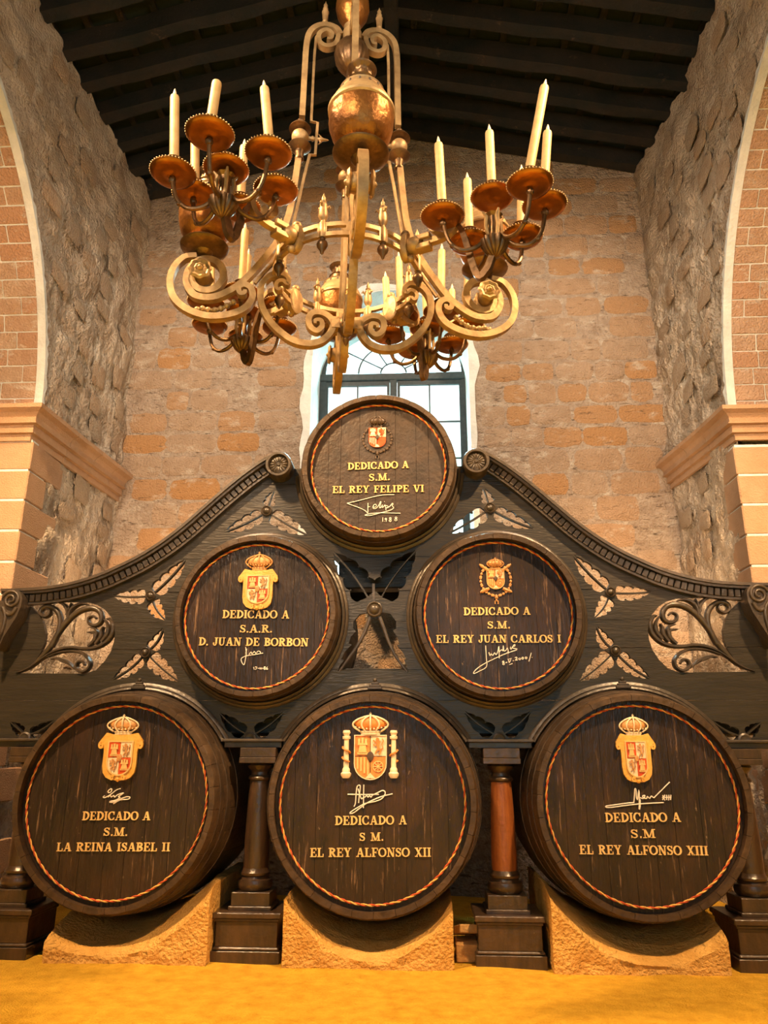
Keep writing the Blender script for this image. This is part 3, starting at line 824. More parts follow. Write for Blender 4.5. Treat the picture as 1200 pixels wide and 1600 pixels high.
# end stiles
for s in (-1, 1):
    b = MB(); b.box(s*XE-.03, s*XE+.03, YF-.02, YF+.04, ZL, 2.50, .006); put('end_stile', b, M_MOULD, screen)

# cornice with dentils along the swept top
for mir in (1, -1):
    path = [Vector((x*mir, z)) for x, z in topS]
    def offs(d):
        out = []
        for i in range(len(path)):
            t = (path[min(i+1, len(path)-1)]-path[max(i-1, 0)]).normalized(); n = Vector((-t.y, t.x))
            if n.y < 0: n = -n
            out.append(path[i]+n*d)
        return out
    b = MB(); b.band(offs(-.010), .022, FXZ, YF-.115, YF+.05); b.band(offs(-.030), .022, FXZ, YF-.095, YF+.05); put('cornice', b.mesh('cornice', 40), M_MOULD, screen)
    b = MB(); b.band(offs(-.112), .018, FXZ, YF-.050, YF+.01); put('bed_moulding', b.mesh('bed_moulding', 40), M_MOULD, screen)
    mid = offs(-.072); acc = [0]
    for i in range(1, len(mid)): acc.append(acc[-1]+(mid[i]-mid[i-1]).length)
    bd = MB(); bd.box(-.021, .021, YF-.062, YF+.005, -.030, .030, .004); dme = bd.mesh('dentil', 0); dme.materials.append(M_MOULD)
    s = .14
    while s < acc[-1]-.10:
        i = max(k for k in range(len(acc)-1) if acc[k] <= s); f = (s-acc[i])/(acc[i+1]-acc[i]); p = mid[i].lerp(mid[i+1], f); t = (mid[i+1]-mid[i]).normalized()
        ang = math.atan2(t.y, t.x)
        put('dentil', dme, None, screen, T((p.x, 0, p.y)) @ Matrix.Rotation(-ang, 4, 'Y')); s += .050
    # upper volute with rosette
    vc = F(440, 735); vx = vc[0]*mir; vz = vc[1]
    b = MB(); M = T((vx, YF, vz)) @ Matrix.Rotation(PI/2, 4, 'X')
    b.lathe([(.108, -.03), (.108, .15), (.102, .16), (.085, .16), (.080, .148), (.078, .13), (.03, .125), (1e-5, .13)], 36, M)
    vol = put('volute', b, M_MOULD, screen)
    b = MB(); pr = [(1e-5, .150), (.012, .150), (.018, .140), (.045, .146), (.072, .138), (.078, .130), (.078, .12)]
    b.lathe(pr[::-1], 64, M, flute=lambda a, h: 1.0)
    for k in range(16):
        a = 2*PI*k/16; c = Vector((vx+math.cos(a)*.048, YF-.140, vz+math.sin(a)*.048))
        MM = T(c) @ Matrix.Rotation(-a, 4, 'Y') @ Matrix.Diagonal((.030, .010, .0075, 1)); q = MB(); q.sphere((0, 0, 0), 1, 6, 4); b.add([MM @ v for v in q.v], q.f)
    put('rosette', b, M_MOULD, vol)
    # end console: a scroll on a tapering leaf
    ec = atY(17, 937, 5.74); ex = ec.x*mir; ez = ec.z
    prof = [(-.085, .0)]+[(.085*math.cos(a), .085*math.sin(a)) for a in [PI-PI*k/14 for k in range(1, 15)]]+[(.083, -.05), (.06, -.13), (.02, -.21), (-.02, -.29), (-.045, -.38), (-.065, -.39), (-.075, -.30), (-.085, -.15)]
    b = MB(); b.flat([(ex+u*mir, ez+v) for u, v in prof], [], FXZ, 5.75, YF+.04); con = put('end_console', b.mesh('end_console', 50), M_MOULD, screen)
    b = MB(); sp = []
    for k in range(46):
        a = PI*.9-k*.26; r = .074*(1-k/52); sp.append(Vector((ex+mir*r*math.cos(a), ez+r*math.sin(a))))
    b.band(sp, taper(len(sp), .02, .022, .014), FXZ, 5.728, 5.752, .008); 
    p = smooth_path([Vector((ex+u*mir, ez+v)) for u, v in ((-.06, -.06), (-.03, -.12), (-.03, -.22), (-.05, -.33))], 5); b.band(p, taper(len(p), .03, .03, .012), FXZ, 5.730, 5.752, .01)
    p = smooth_path([Vector((ex+u*mir, ez+v)) for u, v in ((.05, -.06), (.03, -.10), (.0, -.12), (-.03, -.10))], 5); b.band(p, taper(len(p), .03, .03, .012), FXZ, 5.730, 5.752, .01)
    put('scroll_carving', b.mesh('scroll_carving', 60), M_MOULD, con)

# ================================================================== COLUMNS
def zc(py, Y=5.70): return atY(795, py, Y).z
YA = 5.925
def column(x, label, shaft_mat, dz=0.0):
    t = thing('column', label, 'column', (x, YA, 0), 'turned columns under the screen')
    def sq(b, hw, z0, z1, c=.004): b.box(x-hw, x+hw, YA-hw, YA+hw, z0, z1, c)
    z1 = zc(1490); b = MB(); sq(b, .235, -.03, z1-.012); sq(b, .225, z1-.013, z1+.010, .008); put('plinth', b, M_COLUMN, t)
    z2 = zc(1447); b = MB(); sq(b, .212, z1+.009, z2+.002); put('pedestal', b, M_COLUMN, t)
    z3 = zc(1433); b = MB(); sq(b, .222, z2, z2+.022, .005); sq(b, .235, z2+.021, z3+.004, .006); put('pedestal_cap', b, M_COLUMN, t)
    z4 = zc(1400, 5.78); b = MB(); sq(b, .152, z3, z3+.03, .006); sq(b, .136, z3+.028, z4); put('base_block', b, M_COLUMN, t)
    zs0 = zc(1363, 5.83); zs1 = zc(1222, 5.85); M = T((x, YA, 0))
    h = zs0-z4
    b = MB(); b.lathe([(.105, z4-.002), (.122, z4+.15*h), (.126, z4+.32*h), (.118, z4+.5*h), (.100, z4+.55*h), (.094, z4+.66*h), (.105, z4+.72*h), (.107, z4+.82*h), (.098, z4+.9*h), (.092, z4+h), (.09, z4+h+.004)], 36, M); put('base', b, M_COLUMN, t)
    b = MB(); b.lathe([(.090, zs0), (.0905, zs0+.1), (.088, lerp(zs0, zs1, .4)), (.081, lerp(zs0, zs1, .75)), (.073, zs1)], 36, M); put('shaft', b, shaft_mat, t)
    z6 = zc(1194, 5.80); h = z6-zs1
    b = MB(); b.lathe([(.072, zs1-.002), (.086, zs1+.08*h), (.088, zs1+.18*h), (.082, zs1+.26*h), (.068, zs1+.32*h), (.066, zs1+.5*h), (.074, zs1+.6*h), (.094, zs1+.75*h), (.098, zs1+.88*h), (.085, zs1+h+.003)], 36, M); put('capital', b, M_COLUMN, t)
    zt = ZL-.063; b = MB(); b.box(x-.135, x+.135, YA-.135, YA+.12, z6, lerp(z6, zt, .38), .004); b.box(x-.132, x+.132, YA-.132, YA+.12, lerp(z6, zt, .385), zt, .004); put('abacus', b, M_COLUMN, t)
column(-2.60, 'dark turned column on a stepped plinth beside the outer side of the Isabel II barrel', M_COLUMN)
column(-.865, 'dark turned column on a stepped plinth between the Isabel II and Alfonso XII barrels', M_COLUMN)
column(.915, 'column with a bare reddish oak shaft between the Alfonso XII and Alfonso XIII barrels', M_OAK)
column(2.62, 'dark turned column on a stepped plinth beside the outer side of the Alfonso XIII barrel', M_COLUMN)
# ================================================================== BARRELS
def stroke(b, pts, w_, P, d0, d1): b.band([Vector(p) for p in pts], w_, P, d0, d1)
# slab-serif capitals in units of the cap height: (advance, [strokes]) ; stroke = (points, width)
TH, TN, SF = .21, .095, .085
def ell(cx, cy, rx, ry, a0, a1, n=18): return [(cx+rx*math.cos(R(lerp(a0, a1, k/n))), cy+ry*math.sin(R(lerp(a0, a1, k/n)))) for k in range(n+1)]
def vstem(x, y0=0, y1=1, w_=TH): return ([(x, y0), (x, y1)], w_)
def hbar(x0, x1, y, w_=SF): return ([(x0, y), (x1, y)], w_)
def bowl(x, yb, yt, rx):
    cy = (yb+yt)/2; ry = (yt-yb)/2-.045; p = [(x, yt-.045)]+ell(x+.02, cy, rx, ry, 90, -90, 16)+[(x, yb+.045)]
    n = len(p); ws = [TN+(TH-TN)*max(0, math.cos((i/(n-1)-.5)*PI))**1.2 for i in range(n)]
    return (p, ws)
def ring(cx, rx, a0=0, a1=360, n=28):
    p = ell(cx, .5, rx, .455, a0, a1, n); ws = [TN+(TH-TN)*abs(math.cos(R(lerp(a0, a1, k/n))))**1.3 for k in range(n+1)]
    return (p, ws)
def top(x, l=.17, r=.17): return hbar(x-l, x+r, 1-SF/2)
def bot(x, l=.17, r=.17): return hbar(x-l, x+r, SF/2)
GL = {
 'A': (.98, [([(.20, .02), (.46, .98)], TN*1.1), ([(.78, .02), (.50, .98)], TH), hbar(.28, .70, .33, TN), bot(.18, .15, .16), bot(.78, .19, .19)]),
 'B': (.86, [vstem(.25), bowl(.25, .49, 1, .40), bowl(.25, 0, .54, .46), hbar(.05, .3, SF/2), hbar(.05, .3, 1-SF/2)]),
 'C': (.88, [ring(.46, .36, 42, 318), ([(.73, .62), (.75, .97)], TN), ([(.72, .05), (.76, .30)], TN)]),
 'D': (.94, [vstem(.25), bowl(.25, 0, 1, .54), hbar(.05, .3, SF/2), hbar(.05, .3, 1-SF/2)]),
 'E': (.84, [vstem(.25), hbar(.05, .76, SF/2), hbar(.05, .74, 1-SF/2), hbar(.25, .56, .51, TN), ([(.74, .02), (.74, .30)], TN), ([(.71, .72), (.71, .98)], TN), ([(.55, .40), (.55, .62)], TN)]),
 'F': (.80, [vstem(.25), bot(.25, .20, .22), hbar(.05, .74, 1-SF/2), hbar(.25, .56, .49, TN), ([(.71, .70), (.71, .98)], TN), ([(.55, .38), (.55, .60)], TN)]),
 'I': (.50, [vstem(.25), bot(.25, .2, .2), top(.25, .2, .2)]),
 'J': (.68, [vstem(.44, .28, 1), top(.44, .2, .2), (ell(.27, .28, .17, .23, 0, -180, 12), TN*1.4), ([(.11, .25), (.15, .36)], TH*.8)]),
 'L': (.80, [vstem(.25), top(.25, .2, .22), hbar(.05, .74, SF/2), ([(.72, .02), (.72, .34)], TN)]),
 'M': (1.16, [vstem(.21, 0, 1, TN*1.1), ([(.24, .98), (.56, .05)], TH), ([(.88, .98), (.60, .05)], TN*1.1), vstem(.92, 0, 1, TH), bot(.21, .17, .17), bot(.92, .2, .2), hbar(.03, .3, 1-SF/2), hbar(.86, 1.12, 1-SF/2)]),
 'N': (1.00, [vstem(.22, 0, 1, TN*1.1), ([(.24, .98), (.78, .02)], TH), vstem(.80, 0, 1, TN*1.1), bot(.22, .18, .18), hbar(.04, .32, 1-SF/2), top(.80, .18, .18)]),
 'O': (.96, [ring(.48, .38)]),
 'P': (.82, [vstem(.25), bot(.25, .2, .22), bowl(.25, .44, 1, .44), hbar(.05, .3, 1-SF/2)]),
 'R': (.94, [vstem(.25), bot(.25, .2, .2), bowl(.25, .47, 1, .42), hbar(.05, .3, 1-SF/2), ([(.48, .47), (.74, .06)], TH), bot(.80, .16, .13)]),
 'S': (.74, [([(.60, .74), (.50, .90), (.34, .95), (.19, .88), (.15, .73), (.24, .60), (.40, .51), (.55, .41), (.60, .26), (.53, .11), (.36, .05), (.20, .11), (.12, .27)], [TN, TN, TN, .14, TH*.9, TH, TH, TH, TH*.9, .14, TN, TN, TN]), ([(.61, .68), (.61, .97)], TN), ([(.11, .03), (.11, .32)], TN)]),
 'U': (.94, [([(.22, .98), (.22, .30), (.30, .11), (.46, .05)], [TH, TH, .15, TN]), ([(.46, .05), (.62, .11), (.71, .30), (.71, .98)], TN*1.1), top(.22, .18, .2), top(.71, .18, .18)]),
 'V': (.94, [([(.20, .98), (.47, .03)], TH), ([(.76, .98), (.50, .03)], TN*1.1), top(.20, .18, .2), top(.76, .17, .17)]),
 'X': (.94, [([(.22, .98), (.72, .02)], TH), ([(.72, .98), (.22, .02)], TN*1.1), top(.22, .18, .18), top(.74, .16, .16), bot(.22, .16, .16), bot(.74, .18, .18)]),
 'Y': (.92, [([(.20, .98), (.46, .48)], TH), ([(.74, .98), (.50, .48)], TN*1.1), vstem(.47, 0, .5), bot(.47, .2, .2), top(.20, .18, .2), top(.74, .16, .16)]),
 '.': (.34, [([(.17, 0), (.17, .19)], .19)]), ' ': (.52, []),
}
def inscription(parent, text, pl, pr, cap, Y):
    """text whose baseline runs between two pixels on the barrel head (plane Y)"""
    a = atY(*pl, Y); c = atY(*pr, Y); A = Vector((a.x, a.z)); ax = Vector((c.x, c.z))-A; L = ax.length; t = ax/L; n = Vector((-t.y, t.x))
    up = atY(pl[0], pl[1]-cap, Y); H = (Vector((up.x, up.z))-A).length
    tot = sum(GL[ch][0] for ch in text); sx = L/tot; b = MB(); x = 0
    for q, ch in enumerate(text+' '):
        adv, st = GL[ch]
        if ch == ' ' and b.v: put('inscription', b.mesh('inscription', 0), M_GOLD, parent); b = MB()
        for k, (p, w_) in enumerate(st):
            pts = [A+t*((x+u)*sx)+n*(v*H) for u, v in p]
            ws = [i*H for i in w_] if isinstance(w_, list) else w_*H
            e = .0003*(k % 5)
            b.band(pts, ws, FXZ, Y-.007-e, Y+.002)
        x += adv
def signature(parent, ox, oy, s, strokes, Y, wd=.0042, name='signature'):
    b = MB()
    for st in strokes:
        pts = []
        for (x, y) in st: p = atY(ox+x*s, oy+y*s, Y); pts.append(Vector((p.x, Y-.003, p.z)))
        if len(pts) > 2: pts = smooth_path(pts, 3)
        b.tube(pts, wd, 5)
    return put(name, b, M_WHITE, parent)
def circ8(cx, cy, r): return [(cx+r*math.cos(k*PI/4), cy+r*math.sin(k*PI/4)) for k in range(9)]

# ---- heraldry, modelled as small reliefs; boxes are (x0, x1, z0, z1)
def pbox(x0, y0, x1, y1, Y):
    a = atY(x0, y0, Y); c = atY(x1, y1, Y); return (a.x, c.x, c.z, a.z)
def crown(parent, bx, Y, capm, bandm):
    x0, x1, z0, z1 = bx; w_ = x1-x0; h = z1-z0; xc = (x0+x1)/2
    b = MB(); b.sphere((xc, Y-.004, z0+h*.54), 1, 20, 10, (w_*.46, .030, h*.33)); cr = put('crown_cap', b, capm, parent)
    b = MB(); M = T((xc, Y, z0)) @ Matrix.Diagonal((1, .35, 1, 1))
    b.lathe([(w_*.26, 0), (w_*.28, .01*h), (w_*.27, .06*h), (w_*.29, .10*h), (w_*.31, .17*h), (w_*.30, .19*h)], 24, M); put('crown_band', b, bandm, parent)
    b = MB()
    for k in range(5):
        u = (k-2)/2.0; pts = []
        for q in range(13):
            a = PI*.5*q/12.0
            s_ = q/12.0; pf = lerp(.60, 1.0, math.sin(PI/2*min(1, s_/.42))) if s_ < .42 else math.cos(PI/2*(s_-.42)/.60)**.75
            px = xc+u*w_*.50*pf
            zz = z0+h*(.17+.76*s_); fr = .034*math.sin(PI*(.2+.7*(1-q/12.0)))*(1-.5*abs(u))
            pts.append((px, Y-.006-fr, zz))
        b.tube(pts, w_*.026, 6)
    for k in range(9):
        a = (k-4)/4.0; b.sphere((xc+a*w_*.42, Y-.018-.016*(1-a*a), z0+h*(.26+.10*abs(a))), w_*.028, 6, 4)
    b.sphere((xc, Y-.02, z0+h*.94), w_*.045, 8, 5); b.box(xc-w_*.012, xc+w_*.012, Y-.024, Y-.016, z0+h*.94, z0+h*1.10); b.box(xc-w_*.04, xc+w_*.04, Y-.024, Y-.016, z0+h*1.02, z0+h*1.05)
    put('crown_arches', b, bandm, parent)
def shield_loop(x0, x1, z0, z1, point=.0, n=12):
    w_ = x1-x0; xc = (x0+x1)/2; rz = min((z1-z0)*.36, w_*.55); L = [(x0, z1), (x1, z1)]
    for k in range(n+1):
        a = -PI*k/n; L.append((xc+w_/2*math.cos(a), z0+rz+rz*math.sin(a)-(point*(1-abs(k/n-.5)*2))))
    return L[::-1]
def castle(b, x0, x1, z0, z1, Y):
    w_ = x1-x0; h = z1-z0; P = FXZ
    b.poly([(x0+.05*w_, z0), (x1-.05*w_, z0), (x1-.05*w_, z0+.14*h), (x0+.05*w_, z0+.14*h)], P, Y-.006, Y)
    b.poly([(x0+.14*w_, z0+.12*h), (x1-.14*w_, z0+.12*h), (x1-.24*w_, z0+.55*h), (x0+.24*w_, z0+.55*h)], P, Y-.009, Y)
    b.poly([(x0+.08*w_, z0+.55*h), (x1-.08*w_, z0+.55*h), (x1-.08*w_, z0+.68*h), (x0+.08*w_, z0+.68*h)], P, Y-.011, Y)
    for k in range(3):
        u = x0+w_*(.10+.29*k); b.poly([(u, z0+.66*h), (u+.2*w_, z0+.66*h), (u+.2*w_, z0+(.94 if k != 1 else 1.0)*h), (u, z0+(.94 if k != 1 else 1.0)*h)], P, Y-.009, Y)
def lion(b, x0, x1, z0, z1, Y):
    w_ = x1-x0; h = z1-z0; g = lambda pts: [Vector((x0+u*w_, z0+v*h)) for u, v in pts]
    for k, (pts, ws) in enumerate((([(.56, .80), (.50, .58), (.52, .40), (.62, .28)], [.26, .24, .18, .22]), ([(.50, .93), (.44, .82), (.50, .74)], [.2, .26, .2]),
                    ([(.46, .68), (.26, .72), (.16, .82)], [.11, .09, .1]), ([(.48, .58), (.28, .54), (.16, .60)], [.1, .08, .1]),
                    ([(.56, .32), (.40, .26), (.30, .10)], [.13, .1, .1]), ([(.66, .30), (.66, .16), (.58, .05)], [.13, .1, .12]),
                    ([(.68, .32), (.84, .40), (.78, .60), (.88, .78), (.80, .9)], [.06, .06, .06, .08, .05]))):
        b.band(smooth_path(g(pts), 3), taper(len(smooth_path(g(pts), 3)), *[q*w_ for q in ws]), FXZ, Y-.008-.0004*k, Y)
def quarters(parent, bx, Y, kind):
    x0, x1, z0, z1 = bx; xc = (x0+x1)/2; zm = lerp(z0, z1, .52); w_ = x1-x0; lp = shield_loop(x0, x1, z0, z1)
    def clip(ax, bx_, az, bz):
        def cutp(poly, f, val, sgn):
            out = []
            for i in range(len(poly)):
                p, q = poly[i-1], poly[i]; a, c = sgn*(p[f]-val), sgn*(q[f]-val)
                if (a >= 0) != (c >= 0): t = a/(a-c); out.append((lerp(p[0], q[0], t), lerp(p[1], q[1], t)))
                if c >= 0: out.append(q)
            return out
        p = cutp(lp, 0, ax, 1); p = cutp(p, 0, bx_, -1); p = cutp(p, 1, az, 1); return cutp(p, 1, bz, -1)
    e = w_*.012
    cells = [(clip(x0, xc-e, zm+e, z1), 0), (clip(xc+e, x1, zm+e, z1), 1), (clip(x0, xc-e, z0, zm-e), 2), (clip(xc+e, x1, z0, zm-e), 3)]
    redm = M_REDP if kind in ('cart', 'felipe') else M_ORANGE
    for poly, k in cells:
        if len(poly) < 3: continue
        b = MB(); b.poly(poly, FXZ, Y-.006, Y)
        col = redm
        if kind == 'cart' and k in (1, 2): col = M_CREAM
        if kind != 'cart' and k == 1: col = M_CREAM
        put('shield_quarter', b, col, parent)
    gm = M_CREAM if kind == 'felipe' else M_GOLD
    b = MB(); ix = w_*.06
    castle(b, x0+ix, xc-ix, zm+ix, z1-ix, Y-.006)
    if kind == 'cart':
        put('castle_charge', b.mesh('castle_charge', 0), gm, parent); b = MB(); castle(b, xc+ix, x1-ix, z0+(z1-z0)*.13, zm-ix, Y-.006)
    put('castle_charge', b.mesh('castle_charge', 0), gm, parent)
    b = MB(); lion(b, xc+ix*.5, x1-ix*.5, zm+ix*.5, z1-ix*.5, Y-.006)
    if kind == 'cart':
        put('lion_charge', b.mesh('lion_charge', 0), M_COPPER, parent); b = MB(); lion(b, x0+ix*.5, xc-ix*.5, z0+(z1-z0)*.12, zm-ix*.5, Y-.006)
    put('lion_charge', b.mesh('lion_charge', 0), M_COPPER if kind == 'cart' else redm, parent)
    if kind != 'cart':
        b = MB()
        for k in range(4):
            u = x0+w_*(.07+.11*k); zb = z0+(z1-z0)*(.22-.05*k if k < 3 else .08); b.box(u, u+w_*.045, Y-.010, Y-.003, zb+.004, zm-w_*.03)
        put('pale_stripe', b, M_CREAM if kind == 'felipe' else M_GOLD, parent)
        b = MB()
        if kind != 'felipe':
            c = (lerp(xc, x1, .5), lerp(z0, zm, .55)); r = w_*.16
            for k in range(8):
                a = k*PI/4; b.tube([(c[0], Y-.009, c[1]), (c[0]+r*math.cos(a), Y-.009, c[1]+r*math.sin(a))], w_*.014, 5)
            b.tube([(c[0]+r*math.cos(k*PI/8), Y-.009, c[1]+r*math.sin(k*PI/8)) for k in range(16)], w_*.014, 5, True)
            put('chain_charge', b, M_GOLD, parent)
        b = MB(); b.poly([(xc-w_*.16, z0+w_*.03), (xc+w_*.16, z0+w_*.03), (xc, z0+w_*.19)], FXZ, Y-.011, Y); put('point_in_base', b, M_CREAM, parent)
    b = MB(); M = T((xc, Y-.006, zm)) @ Matrix.Rotation(PI/2, 4, 'X') @ Matrix.Diagonal((.85, 1.15, 1, 1)); b.lathe([(w_*.13, 0), (w_*.13, .007), (w_*.10, .009), (1e-5, .008)], 18, M)
    put('escutcheon', b, M_DARKP if kind != 'cart' else M_COPPER, parent)
def cartouche(parent, bx, inner, Y):
    x0, x1, z0, z1 = bx; w_ = x1-x0; h = z1-z0; xc = (x0+x1)/2
    half = [(0, .955), (.20, .965), (.36, 1.0), (.50, .82), (.50, .74), (.40, .72), (.385, .60), (.385, .30), (.36, .16), (.28, .06), (.16, .01), (0, .0)]
    lp = [(xc+u*w_, z0+v*h) for u, v in half]+[(xc-u*w_, z0+v*h) for u, v in half[-2:0:-1]]
    b = MB(); b.flat(lp, [], FXZ, Y-.022, Y); o = put('cartouche_frame', b.mesh('cartouche_frame', 0), M_CARTOUCHE, parent)
    i0, i1, j0, j1 = inner
    b = MB(); g = w_*.03; lo = shield_loop(i0-g, i1+g, j0-g, j1+g); b.flat(lo, [shield_loop(i0, i1, j0, j1)], FXZ, Y-.030, Y-.02); put('inner_rim', b.mesh('inner_rim', 0), M_GOLD, parent)
    b = MB()
    for s in (-1, 1):
        sp = [Vector((xc+s*(.445*w_+.055*w_*(1-k/20)*math.cos(1.2-k*.42)), z0+h*.735+.075*h*(1-k/20)*math.sin(1.2-k*.42))) for k in range(18)]
        b.band(sp, taper(len(sp), .05*w_, .05*w_, .03*w_), FXZ, Y-.034, Y-.012)
        sp = [Vector((xc+s*(.12*w_+.055*w_*(1-k/20)*math.cos(2.4-k*.42)), z0+h*.055+.05*h*(1-k/20)*math.sin(2.4-k*.42))) for k in range(18)]
        b.band(sp, taper(len(sp), .05*w_, .045*w_, .03*w_), FXZ, Y-.034, Y-.012)
    b.sphere((xc, Y-.022, z0+h*.02), w_*.05, 8, 5)
    put('cartouche_scrolls', b.mesh('cartouche_scrolls', 0), M_CARTOUCHE, parent)['kind'] = 'stuff'
    quarters(parent, inner, Y-.020, 'cart')
def collar(parent, cx, cz, rx, rz, pend, Y, m, spikes):
    b = MB(); n = 20
    for k in range(n+1):
        a = R(130)+R(280)*k/n; x = cx+rx*math.cos(a); z = cz+rz*math.sin(a)
        M = T((x, Y-.004, z)) @ Matrix.Rotation(-a, 4, 'Y'); s = rx*.085
        if k % 2: b.box(-s, s, -.006, .005, -s*1.2, s*1.2, .002, M)
        else: b.sphere((x, Y-.004, z), s*1.1, 7, 5, (1, .8, 1))
    b.tube([(cx+rx*math.cos(R(130)+R(280)*k/40), Y-.003, cz+rz*math.sin(R(130)+R(280)*k/40)) for k in range(41)], rx*.035, 5)
    zb = cz-rz
    b.tube([(cx, Y-.004, zb), (cx, Y-.004, pend+rx*.22)], rx*.06, 6); b.sphere((cx, Y-.004, zb-rx*.12), rx*.12, 7, 5)
    b.tube([(cx-rx*.1, Y-.004, pend), (cx-rx*.1, Y-.004, pend+rx*.2), (cx+rx*.1, Y-.004, pend+rx*.2), (cx+rx*.1, Y-.004, pend)], rx*.05, 5)
    if spikes:
        for sx in (-1, 1):
            for sz in (-1, 1):
                p0 = Vector((cx+sx*rx*.45, Y-.006, cz+sz*rz*.55)); p1 = Vector((cx+sx*rx*1.05, Y-.006, cz+rz*(.98 if sz > 0 else -.78)))
                pts = [p0.lerp(p1, k/4) for k in range(5)]; b.tube(pts, [rx*.10, rx*.12, rx*.09, rx*.12, rx*.05], 7)
    put('order_collar', b, m, parent)
def pillar(parent, bx, Y, flip):
    x0, x1, z0, z1 = bx; w_ = x1-x0; h = z1-z0; xc = (x0+x1)/2; r = w_*.5; M = T((xc, Y-.004, z0)) @ Matrix.Diagonal((1, .7, 1, 1))
    b = MB(); b.lathe([(r*.62, 0), (r*.95, .06*h), (r*.98, .10*h), (r*.70, .13*h), (r*.70, .19*h), (r*.55, .21*h), (r*.50, .24*h), (r*.45, .76*h), (r*.46, .80*h), (r*.72, .82*h), (r*.74, .87*h), (r*.5, .88*h), (r*.55, .91*h), (r*.75, .95*h), (r*.60, 1.0*h), (1e-5, 1.0*h)], 16, M)
    put('pillar', b, M_CREAM, parent)
    b = MB(); pts = []
    for k in range(26):
        a = flip*(k/25*PI*3.2)+.6; pts.append(Vector((xc+r*.72*math.cos(a), Y-.004-r*.60*math.sin(a), z0+h*(.34+.34*k/25))))
    b.tube(pts, [w_*.09]*26, 5); put('pillar_ribbon', b, M_ORANGE, parent)

HEADN = {}
def barrel(key, label, yh, Rr, Rc, bul, length, recess, ns, nb, headm, thick=.058):
    x, z = BARR[key]; yf = yh-recess
    t = thing('wine_barrel', label, 'barrel', (x, yf+length/2, z-Rc-bul), 'dedicated wine barrels')
    def ro(d): s = d/length; return Rc+bul*(1-(1-2*s)**2)
    # one stave, shared by all
    ck = (round(Rc, 3), ns)
    if ck not in HEADN:
        b = MB(); ha = PI/ns; NS = 12; A = [-1, -.5, 0, .5, 1]
        ds = [0, .012]+[length*k/NS for k in range(1, NS)]+[length-.012, length]
        m = 2*len(A)
        for d in ds:
            r = ro(d); g = .0013; c = .006 if d in (0, length) else 0
            for k, a in enumerate(A):
                an = a*(ha-g/r); dip = .0025 if abs(a) == 1 else 0
                b.v.append(Vector(((r-c-dip)*math.sin(an), d, (r-c-dip)*math.cos(an))))
            for a in A[::-1]:
                an = a*(ha-g/r); ri = r-thick+(.014 if d <= .013 else 0); b.v.append(Vector((ri*math.sin(an), d, ri*math.cos(an))))
        for i in range(len(ds)-1):
            for k in range(m): b.f.append([i*m+k, i*m+(k+1) % m, (i+1)*m+(k+1) % m, (i+1)*m+k])
        b.f.append(list(range(m))); b.f.append([(len(ds)-1)*m+k for k in range(m)])
        me = b.mesh('stave', 40); me.materials.append(M_STAVE); HEADN[ck] = me
    for k in range(ns):
        put('stave', HEADN[ck], None, t, T((x, yf, z)) @ Matrix.Rotation(2*PI*(k+.37)/ns, 4, 'Y'))
    for (d0, d1) in ((.085, .135), (.20, .255), (.40, .46), (length-.46, length-.40), (length-.14, length-.085)):
        b = MB(); M = T((x, yf, z)) @ Matrix.Rotation(-PI/2, 4, 'X')
        b.lathe([(ro(d0)-.01, d0), (ro(d0)+.0045, d0), (ro(lerp(d0, d1, .5))+.0055, lerp(d0, d1, .5)), (ro(d1)+.0045, d1), (ro(d1)-.01, d1)], 72, M)
        put('hoop', b, M_HOOP, t)
    # head of upright boards
    rh = ro(recess)-thick+.004; rs = random.Random(key); e = []
    cuts = [-1+2*(k+rs.uniform(-.16, .16))/nb for k in range(1, nb)]
    for k in range(nb):
        u0 = -rh if k == 0 else cuts[k-1]*rh+.0012; u1 = rh if k == nb-1 else cuts[k]*rh-.0012
        pts = []; n = 12
        for q in range(n+1): u = lerp(u0, u1, q/n); pts.append((x+u, z-math.sqrt(max(0, rh*rh-u*u))))
        for q in range(n+1): u = lerp(u1, u0, q/n); pts.append((x+u, z+math.sqrt(max(0, rh*rh-u*u))))
        pp = [pts[0]]
        for p in pts[1:]:
            if (Vector(p)-Vector(pp[-1])).length > 1e-5: pp.append(p)
        b = MB(); n = len(pp); dy = rs.uniform(0, .003)
        b.v = [Vector((p[0], yh+dy, p[1])) for p in pp]+[Vector((p[0], yh+.035, p[1])) for p in pp]
        b.f = [list(range(n)), list(range(2*n-1, n-1, -1))]+[[i, (i+1) % n, n+(i+1) % n, n+i] for i in range(n)]
        put('head_board', b.mesh('head_board', 0), headm, t)
    b = MB(); M = T((x, yf+length-recess, z)) @ Matrix.Rotation(-PI/2, 4, 'X'); b.lathe([(1e-5, 0), (rh, 0), (rh, .03), (1e-5, .03)], 48, M); put('rear_head', b, M_HEAD, t)
    # red and yellow cord round the head
    tw = int(2*PI*Rr/.095); n = tw*9
    for s, (mm, nm) in enumerate(((M_ROPER, 'red strand of the twisted cord'), (M_ROPEY, 'yellow strand of the twisted cord'))):
        pts = []
        for k in range(n):
            a = 2*PI*k/n; ph = tw*a+s*PI; rr_ = Rr+.0042*math.cos(ph); pts.append((x+rr_*math.cos(a), yh-.008+.0042*math.sin(ph), z+rr_*math.sin(a)))
        b = MB(); b.tube(pts, .0053, 6, True); o = put('cord_strand', b, mm, t); o['label'] = nm
    return t
KW = dict(Rr=.648, Rc=.725, bul=.085, length=1.75, recess=.072, ns=30, nb=9, headm=M_HEAD)
KM = dict(Rr=.556, Rc=.622, bul=.062, length=1.85, recess=.070, ns=26, nb=8, headm=M_HEAD)
Y1, Y2 = 5.655, 5.755
bl = barrel('BL', 'large dark barrel lettered LA REINA ISABEL II with gold cartouche arms', Y1, **KW)
